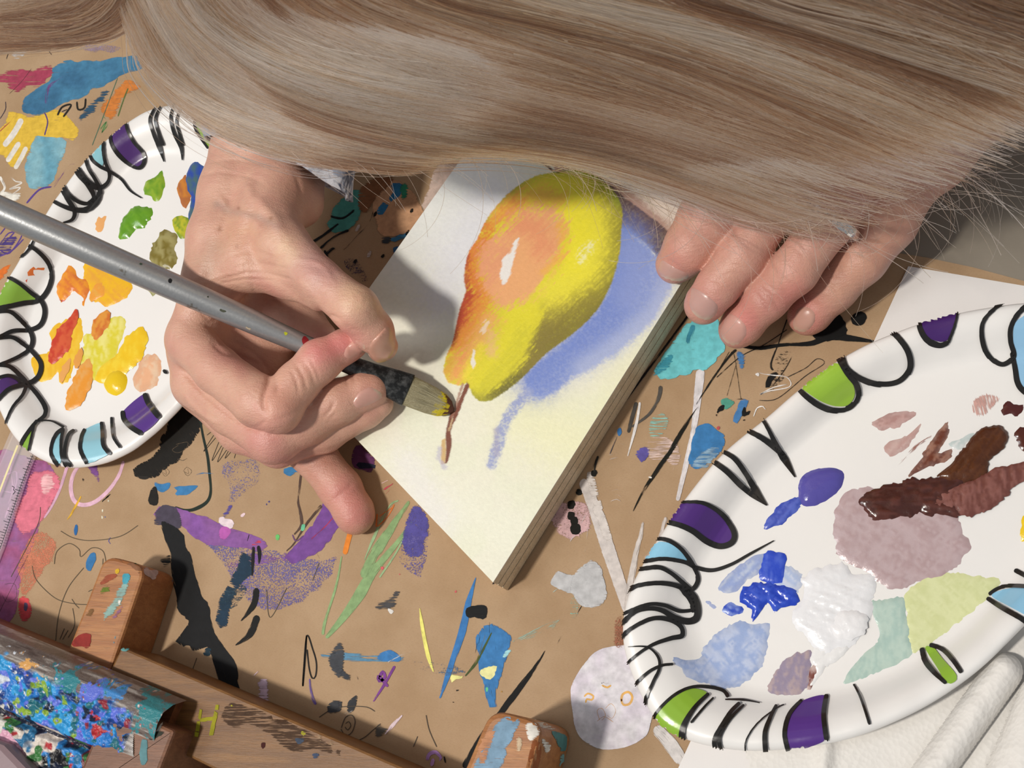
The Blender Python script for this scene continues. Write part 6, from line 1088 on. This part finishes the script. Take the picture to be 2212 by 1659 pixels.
# ---- sleeve of the brush arm
t = NT('printed_cloth'); n1 = t.noise(95, 4, .7, None, 1.2); n2 = t.noise(60, 3, .6, None, .8)
t.set(Base_Color=t.mix(t.ramp(n2, [(.55, (0, 0, 0)), (.6, (1, 1, 1))]), t.mix(t.ramp(n1, [(.46, (0, 0, 0)), (.54, (1, 1, 1))]), L('d2d3da')[:3], L('9aa2b4')[:3]), L('4a5064')[:3]), Roughness=.85, Normal=t.bump(t.noise(1500, 2), .3, .0004)); m_cl = t.m
slc = [up(592, 318, 54), up(606, 200, 62), up(640, 60, 68), np.array([-125., 300., 78.]), np.array([-115, 470, 160.])]; slr = [32.5, 35, 38, 52, 64]; Vs = []; kk = 72
cc_ = np.array([[np.interp(s, range(5), [q[i] for q in slc]) for i in range(3)] for s in np.linspace(0, 4, 40)])
for i in range(40):
    s = i / 39 * 4; T = (cc_[min(i + 1, 39)] - cc_[max(i - 1, 0)]); T /= np.linalg.norm(T); s_ = np.cross(T, [0, 0, 1]); s_ /= np.linalg.norm(s_); w_ = np.cross(s_, T); r = np.interp(s, range(5), slr)
    for j in range(kk):
        th = 2 * math.pi * j / kk; rr = r * (1 + .05 * math.sin(5 * th + i * .35) + .035 * math.sin(11 * th - i * .5)) * (1 + (.22 if math.cos(th) > 0 else 0) * math.cos(th) * max(0, 1 - s))
        Vs.append(cc_[i] - T * (20 * max(0, math.cos(th + .3)) * max(0, 1 - s)) + s_ * math.cos(th) * rr + w_ * math.sin(th) * rr * .88 - np.array([0, 0, 4.0 * max(0, math.cos(th)) * max(0, 1 - s)]))
Vs = np.array(Vs); Vs[:, 2] = np.maximum(Vs[:, 2], .8)
Fs = [(i * kk + j, i * kk + (j + 1) % kk, (i + 1) * kk + (j + 1) % kk, (i + 1) * kk + j) for i in range(39) for j in range(kk)]
o = mesh_obj('sleeve', Vs, Fs, m_cl, PER); md = o.modifiers.new('thickness', 'SOLIDIFY'); md.thickness = .0009; o['label'] = 'grey and white printed cloth sleeve'

# ---- hair: guide locks hanging from the head, thousands of strands laid between them
GU = [[(250, -300, 292), (290, -100, 240), (325, 60, 195), (390, 185, 168), (520, 275, 152), (700, 332, 142), (880, 352, 130), (1020, 342, 120), (1200, 362, 105), (1400, 425, 88), (1560, 485, 74), (1700, 520, 64)],
      [(340, -350, 300), (390, -60, 245), (480, 110, 208), (680, 225, 185), (950, 285, 165), (1250, 325, 140), (1500, 395, 112), (1700, 470, 88), (1850, 505, 74)],
      [(450, -350, 305), (560, -60, 250), (760, 60, 220), (1050, 150, 198), (1350, 230, 168), (1600, 310, 140), (1800, 380, 112), (1960, 430, 94)],
      [(650, -350, 310), (850, -80, 262), (1150, 20, 232), (1450, 110, 202), (1750, 225, 165), (1990, 320, 130), (2150, 372, 112)],
      [(950, -350, 320), (1250, -90, 272), (1550, 0, 242), (1800, 90, 212), (2050, 200, 172), (2270, 300, 140)],
      [(1300, -350, 320), (1650, -90, 272), (1900, 0, 242), (2150, 100, 202), (2400, 220, 170)], [(1700, -350, 320), (2050, -100, 272), (2300, 0, 242), (2500, 100, 210)]]
GL_ = [[(245, -300, 290), (262, -80, 235), (225, 30, 196), (130, 72, 170), (0, 85, 155), (-130, 85, 145)], [(200, -320, 292), (210, -120, 245), (140, -20, 212), (20, 12, 190), (-130, 20, 175)], [(120, -340, 292), (100, -180, 250), (20, -100, 220), (-130, -80, 200)]]
def resamp(g, n=26):
    g = np.array(g, float); P = up(g[:, 0], g[:, 1], g[:, 2]); s = np.concatenate([[0], np.cumsum(np.linalg.norm(np.diff(P, axis=0), axis=1))]); s /= s[-1]
    q_ = smooth(np.column_stack([P[:, :2], P[:, 2]]), 6); s = np.concatenate([[0], np.cumsum(np.linalg.norm(np.diff(q_, axis=0), axis=1))]); s /= s[-1]
    return np.stack([np.interp(np.linspace(0, 1, n), s, q_[:, k]) for k in range(3)], 1)
RGd = [np.array([resamp(g) for g in G_]) for G_ in (GU, GL_)]
def guide(Gd, u_, s_):                   # u_, s_ arrays -> points
    n = len(Gd); uc = np.clip(u_, 0, n - 1.001); i = uc.astype(int); f_ = (uc - i)[:, None]; ext = (u_ - uc)[:, None]
    sc = np.clip(s_, 0, 1) * 25; k = np.minimum(sc.astype(int), 24); g = (sc - k)[:, None]
    A = Gd[i, k] * (1 - g) + Gd[i, k + 1] * g; B = Gd[i + 1, k] * (1 - g) + Gd[i + 1, k + 1] * g
    return A + (B - A) * (f_ + ext)
def hair_set(Gd, N_, rnd, umin, umax, wisp):
    M = 24; u0 = rnd.uniform(umin, umax, N_); ncl = int(150 * (umax - umin)); nlk = int(11 * (umax - umin)) + 3
    cu = rnd.uniform(umin, umax, ncl); nn_ = np.argmin(np.abs(u0[:, None] - cu[None, :]), 1); lk = rnd.uniform(umin, umax, nlk); nl = np.argmin(np.abs(cu[nn_][:, None] - lk[None, :]), 1)
    pull = rnd.uniform(0, 1, N_) ** .7; lp = rnd.uniform(0, .2, N_); lph = rnd.uniform(0, 6.28, nlk); cph = rnd.uniform(0, 6.28, ncl)
    s0 = np.where(rnd.rand(N_) < .4, 0, rnd.uniform(0, .45, N_)); s1 = np.clip(s0 + rnd.uniform(.45, 1.0, N_), .3, 1.0)
    dz = rnd.uniform(-3, 3, N_) + rnd.normal(0, 3.0, ncl)[nn_] + rnd.normal(0, 4.0, nlk)[nl]; ph = rnd.uniform(0, 6.28, (N_, 4)); am = rnd.gamma(1.6, .017, N_); drift = rnd.normal(0, .12 + wisp, N_) + rnd.normal(0, .16, ncl)[nn_]
    out = np.zeros((N_, M, 3))
    for j in range(M):
        q_ = j / (M - 1); s_ = s0 + (s1 - s0) * q_
        u_ = u0 + (cu[nn_] - u0) * pull * (.35 + .65 * np.abs(np.sin(s_ * 5 + cph[nn_]))) + (lk[nl] - u0) * lp * np.sin(s_ * 3.1 + lph[nl]) ** 2
        u_ = u_ + am * np.sin(s_ * 9 + ph[:, 0]) + am * .5 * np.sin(s_ * 19 + ph[:, 1]) + drift * q_ ** 2 + .10 * np.sin(s_ * 5 + lph[nl]) * s_
        P = guide(Gd, u_, s_); P[:, 2] += dz * (1 - .3 * q_) + 2.0 * np.sin(s_ * 6 + cph[nn_]); out[:, j] = P
    tone = np.clip(.30 * rnd.rand(ncl)[nn_] + .14 * rnd.rand(nlk)[nl] + .52 * rnd.rand(N_) + .02 * dz - .12 * np.exp(-((u0 - 1.7) / .7) ** 2) + .02, 0, 1)
    return out, tone
rnd = np.random.RandomState(11)
(S1, T1), (S2, T2), (S3, T3) = hair_set(RGd[0], 17000, rnd, 0.0, 6.0, 0.0), hair_set(RGd[0], 3600, rnd, -0.24, 1.2, .07), hair_set(RGd[1], 3600, rnd, -0.10, 2.0, .03)
S2[:, :, 2] += 4
# loose flyaway ends over the steadying hand
NF = 420; fl = np.zeros((NF, 24, 3)); x0 = rnd.uniform(1180, 2120, NF); y0 = np.interp(x0, [1180, 1400, 1650, 1850, 2120], [330, 400, 470, 430, 350]) + rnd.normal(-20, 30, NF); an = rnd.normal(.42, .45, NF); ln = rnd.gamma(3, 38, NF) + 30; cv = rnd.normal(0, 1.0, NF); z0 = rnd.uniform(62, 84, NF)
for j in range(24):
    q_ = j / 23; a_ = an + cv * q_ * 1.1; x = x0 + ln * q_ * np.cos(an + cv * q_ * .55); y = y0 + ln * q_ * np.sin(an + cv * q_ * .55); fl[:, j] = up(x, y, z0 + 9 * q_ * (1 - q_) + 4 * q_)
NW = 130; wi = np.zeros((NW, 24, 3)); x0 = rnd.uniform(500, 1500, NW); y0 = np.interp(x0, [500, 700, 900, 1100, 1500], [270, 320, 345, 340, 440]) - rnd.uniform(0, 40, NW); an = rnd.normal(.25, .35, NW); ln = rnd.uniform(60, 260, NW); cv = rnd.normal(-.25, .6, NW); zz0 = np.interp(x0, [500, 1500], [150, 86])
for j in range(24):
    q_ = j / 23; wi[:, j] = up(x0 + ln * q_ * np.cos(an + cv * q_), y0 + ln * q_ * np.sin(an + cv * q_), zz0 + rnd.uniform(-1, 1) * 0 - 10 * q_)
S4, T4 = hair_set(RGd[0], 8500, rnd, .1, 6.0, .30); S4[:, :, 2] += 5; T4 = .5 + .5 * T4
ALL = [(S1, .20, T1), (S2, .12, T2), (S4, .13, T4), (S3, .19, T3), (fl, .085, rnd.uniform(.4, 1, NF)), (wi, .08, rnd.uniform(.4, 1, NW))]
NS = sum(len(a) for a, _, _ in ALL); cvs = bpy.data.hair_curves.new('hair'); cvs.add_curves([24] * NS)
pos3 = np.concatenate([a for a, _, _ in ALL]); pos = pos3.reshape(-1, 3) * MM; cvs.points.foreach_set('position', pos.astype(np.float32).ravel())
rad = np.concatenate([np.full((len(a), 24), r) * (.4 + rnd.gamma(2.0, .3, (len(a), 1))) * np.linspace(1, .4, 24)[None, :] ** .7 for a, r, _ in ALL])
# every strand ends where the fringe ends, some a little past it
nb_ = len(S1) + len(S2) + len(S4); pq = proj(pos3[:nb_].reshape(-1, 3)).reshape(nb_, 24, 2)
fr_x = [300, 500, 700, 900, 1100, 1250, 1400, 1550, 1700, 1850, 2000, 2212, 2500]; fr_y = [900, 900, 900, 310, 278, 298, 345, 370, 330, 270, 235, 170, 50]
over = rnd.exponential(1, nb_)[:, None] * np.interp(pq[..., 0], [900, 1300, 1450, 1900, 2200], [8, 14, 52, 58, 36])
past = np.clip((pq[..., 1] - np.interp(pq[..., 0], fr_x, fr_y) - over) / 25, 0, 1); past = np.maximum.accumulate(past, 1)
rad[:nb_] *= 1 - past; rad = rad.ravel() * MM
cvs.points.foreach_set('radius', rad.astype(np.float32))
at_ = cvs.attributes.new('tone', 'FLOAT', 'CURVE'); at_.data.foreach_set('value', np.concatenate([t_ for _, _, t_ in ALL]).astype(np.float32))
t = NT('greying_blonde_hair'); hi_ = t.n('ShaderNodeHairInfo'); hb = t.n('ShaderNodeBsdfHairPrincipled')
hc = t.ramp(t.attr('tone'), [(.15, tuple(srgb('553a29'))), (.38, tuple(srgb('8e6b50'))), (.6, tuple(srgb('b69478'))), (.9, tuple(srgb('e0cdbd')))]); t.t.links.new(hc, hb.inputs['Color'])
hb.inputs['Roughness'].default_value = .42; hb.inputs['Radial Roughness'].default_value = .6; hb.inputs['Random Roughness'].default_value = .3
t.t.links.new(hb.outputs[0], t.out.inputs['Surface']); cvs.materials.append(t.m)
ho = bpy.data.objects.new('hair', cvs); COL.objects.link(ho); ho.parent = PER; tag(ho, 'long straight greying blonde hair', kind='stuff')
t = NT('hair_under_layer'); st2 = t.noise(1, 5, .7, t.mapped(t.attr('st', 'Vector'), (2.2, .05, 1))); t.set(Base_Color=t.ramp(st2, [(.3, tuple(srgb('6a4f3a'))), (.5, tuple(srgb('967860'))), (.7, tuple(srgb('b89c84')))]), Roughness=.6, Normal=t.bump(st2, .8, .002)); m_und = t.m
# cap of hair on the head
th_, ph_ = np.meshgrid(np.linspace(0, math.pi, 30), np.linspace(0, 2 * math.pi, 49), indexing='ij')
hc_ = np.array([45, 185, 392.]); P = np.stack([hc_[0] + 88 * np.sin(th_) * np.cos(ph_), hc_[1] + 100 * np.sin(th_) * np.sin(ph_), hc_[2] + 84 * np.cos(th_)], -1).reshape(-1, 3)
idx = np.arange(30 * 49).reshape(30, 49); Fq = np.stack([idx[:-1, :-1], idx[:-1, 1:], idx[1:, 1:], idx[1:, :-1]], -1).reshape(-1, 4)
cm = P[Fq].mean(1); Fq = Fq[(cm[:, 2] > 372) | (cm[:, 1] > 200)]
mesh_obj('hair_crown', P, Fq.tolist(), m_und, PER, uv=np.stack([ph_.ravel() * 30, th_.ravel() * 10], 1))

# ---- small unlabelled marks of the kraft paper become one flat print each kind
def join(objs, name, parent):
    V = []; Fc = []; at = {k: [] for k in ('edge', 'dry', 'grain', 'rag', 'opac')}; cc = []; st = []; b = 0
    for o in objs:
        me = o.data; n = len(me.vertices); a = np.empty(n * 3); me.vertices.foreach_get('co', a); V.append(a.reshape(-1, 3) / MM)
        Fc += [tuple(b + i for i in p.vertices) for p in me.polygons]; b += n
        c = np.empty(n * 4, np.float32); me.color_attributes['Col'].data.foreach_get('color', c); cc.append(c.reshape(-1, 4)[:, :3])
        for k in at: x = np.empty(n); me.attributes[k].data.foreach_get('value', x); at[k].append(x)
        x = np.empty(n * 3, np.float32); me.attributes['st'].data.foreach_get('vector', x); st.append(x.reshape(-1, 3)[:, :2])
        bpy.data.objects.remove(o)
    o = mesh_obj(name, np.vstack(V), Fc, FLAT, parent, cols=np.vstack(cc), attrs={k: np.concatenate(v) for k, v in at.items()}, uv=np.vstack(st)); o['kind'] = 'stuff'; return o
sm = [o for o in KP.children if o.name.startswith(('paint_fleck',)) or (o.name.startswith('paint_mark') and 'label' not in o and max(o.dimensions) < .012)]
join(sm, 'paint_specks', KP)
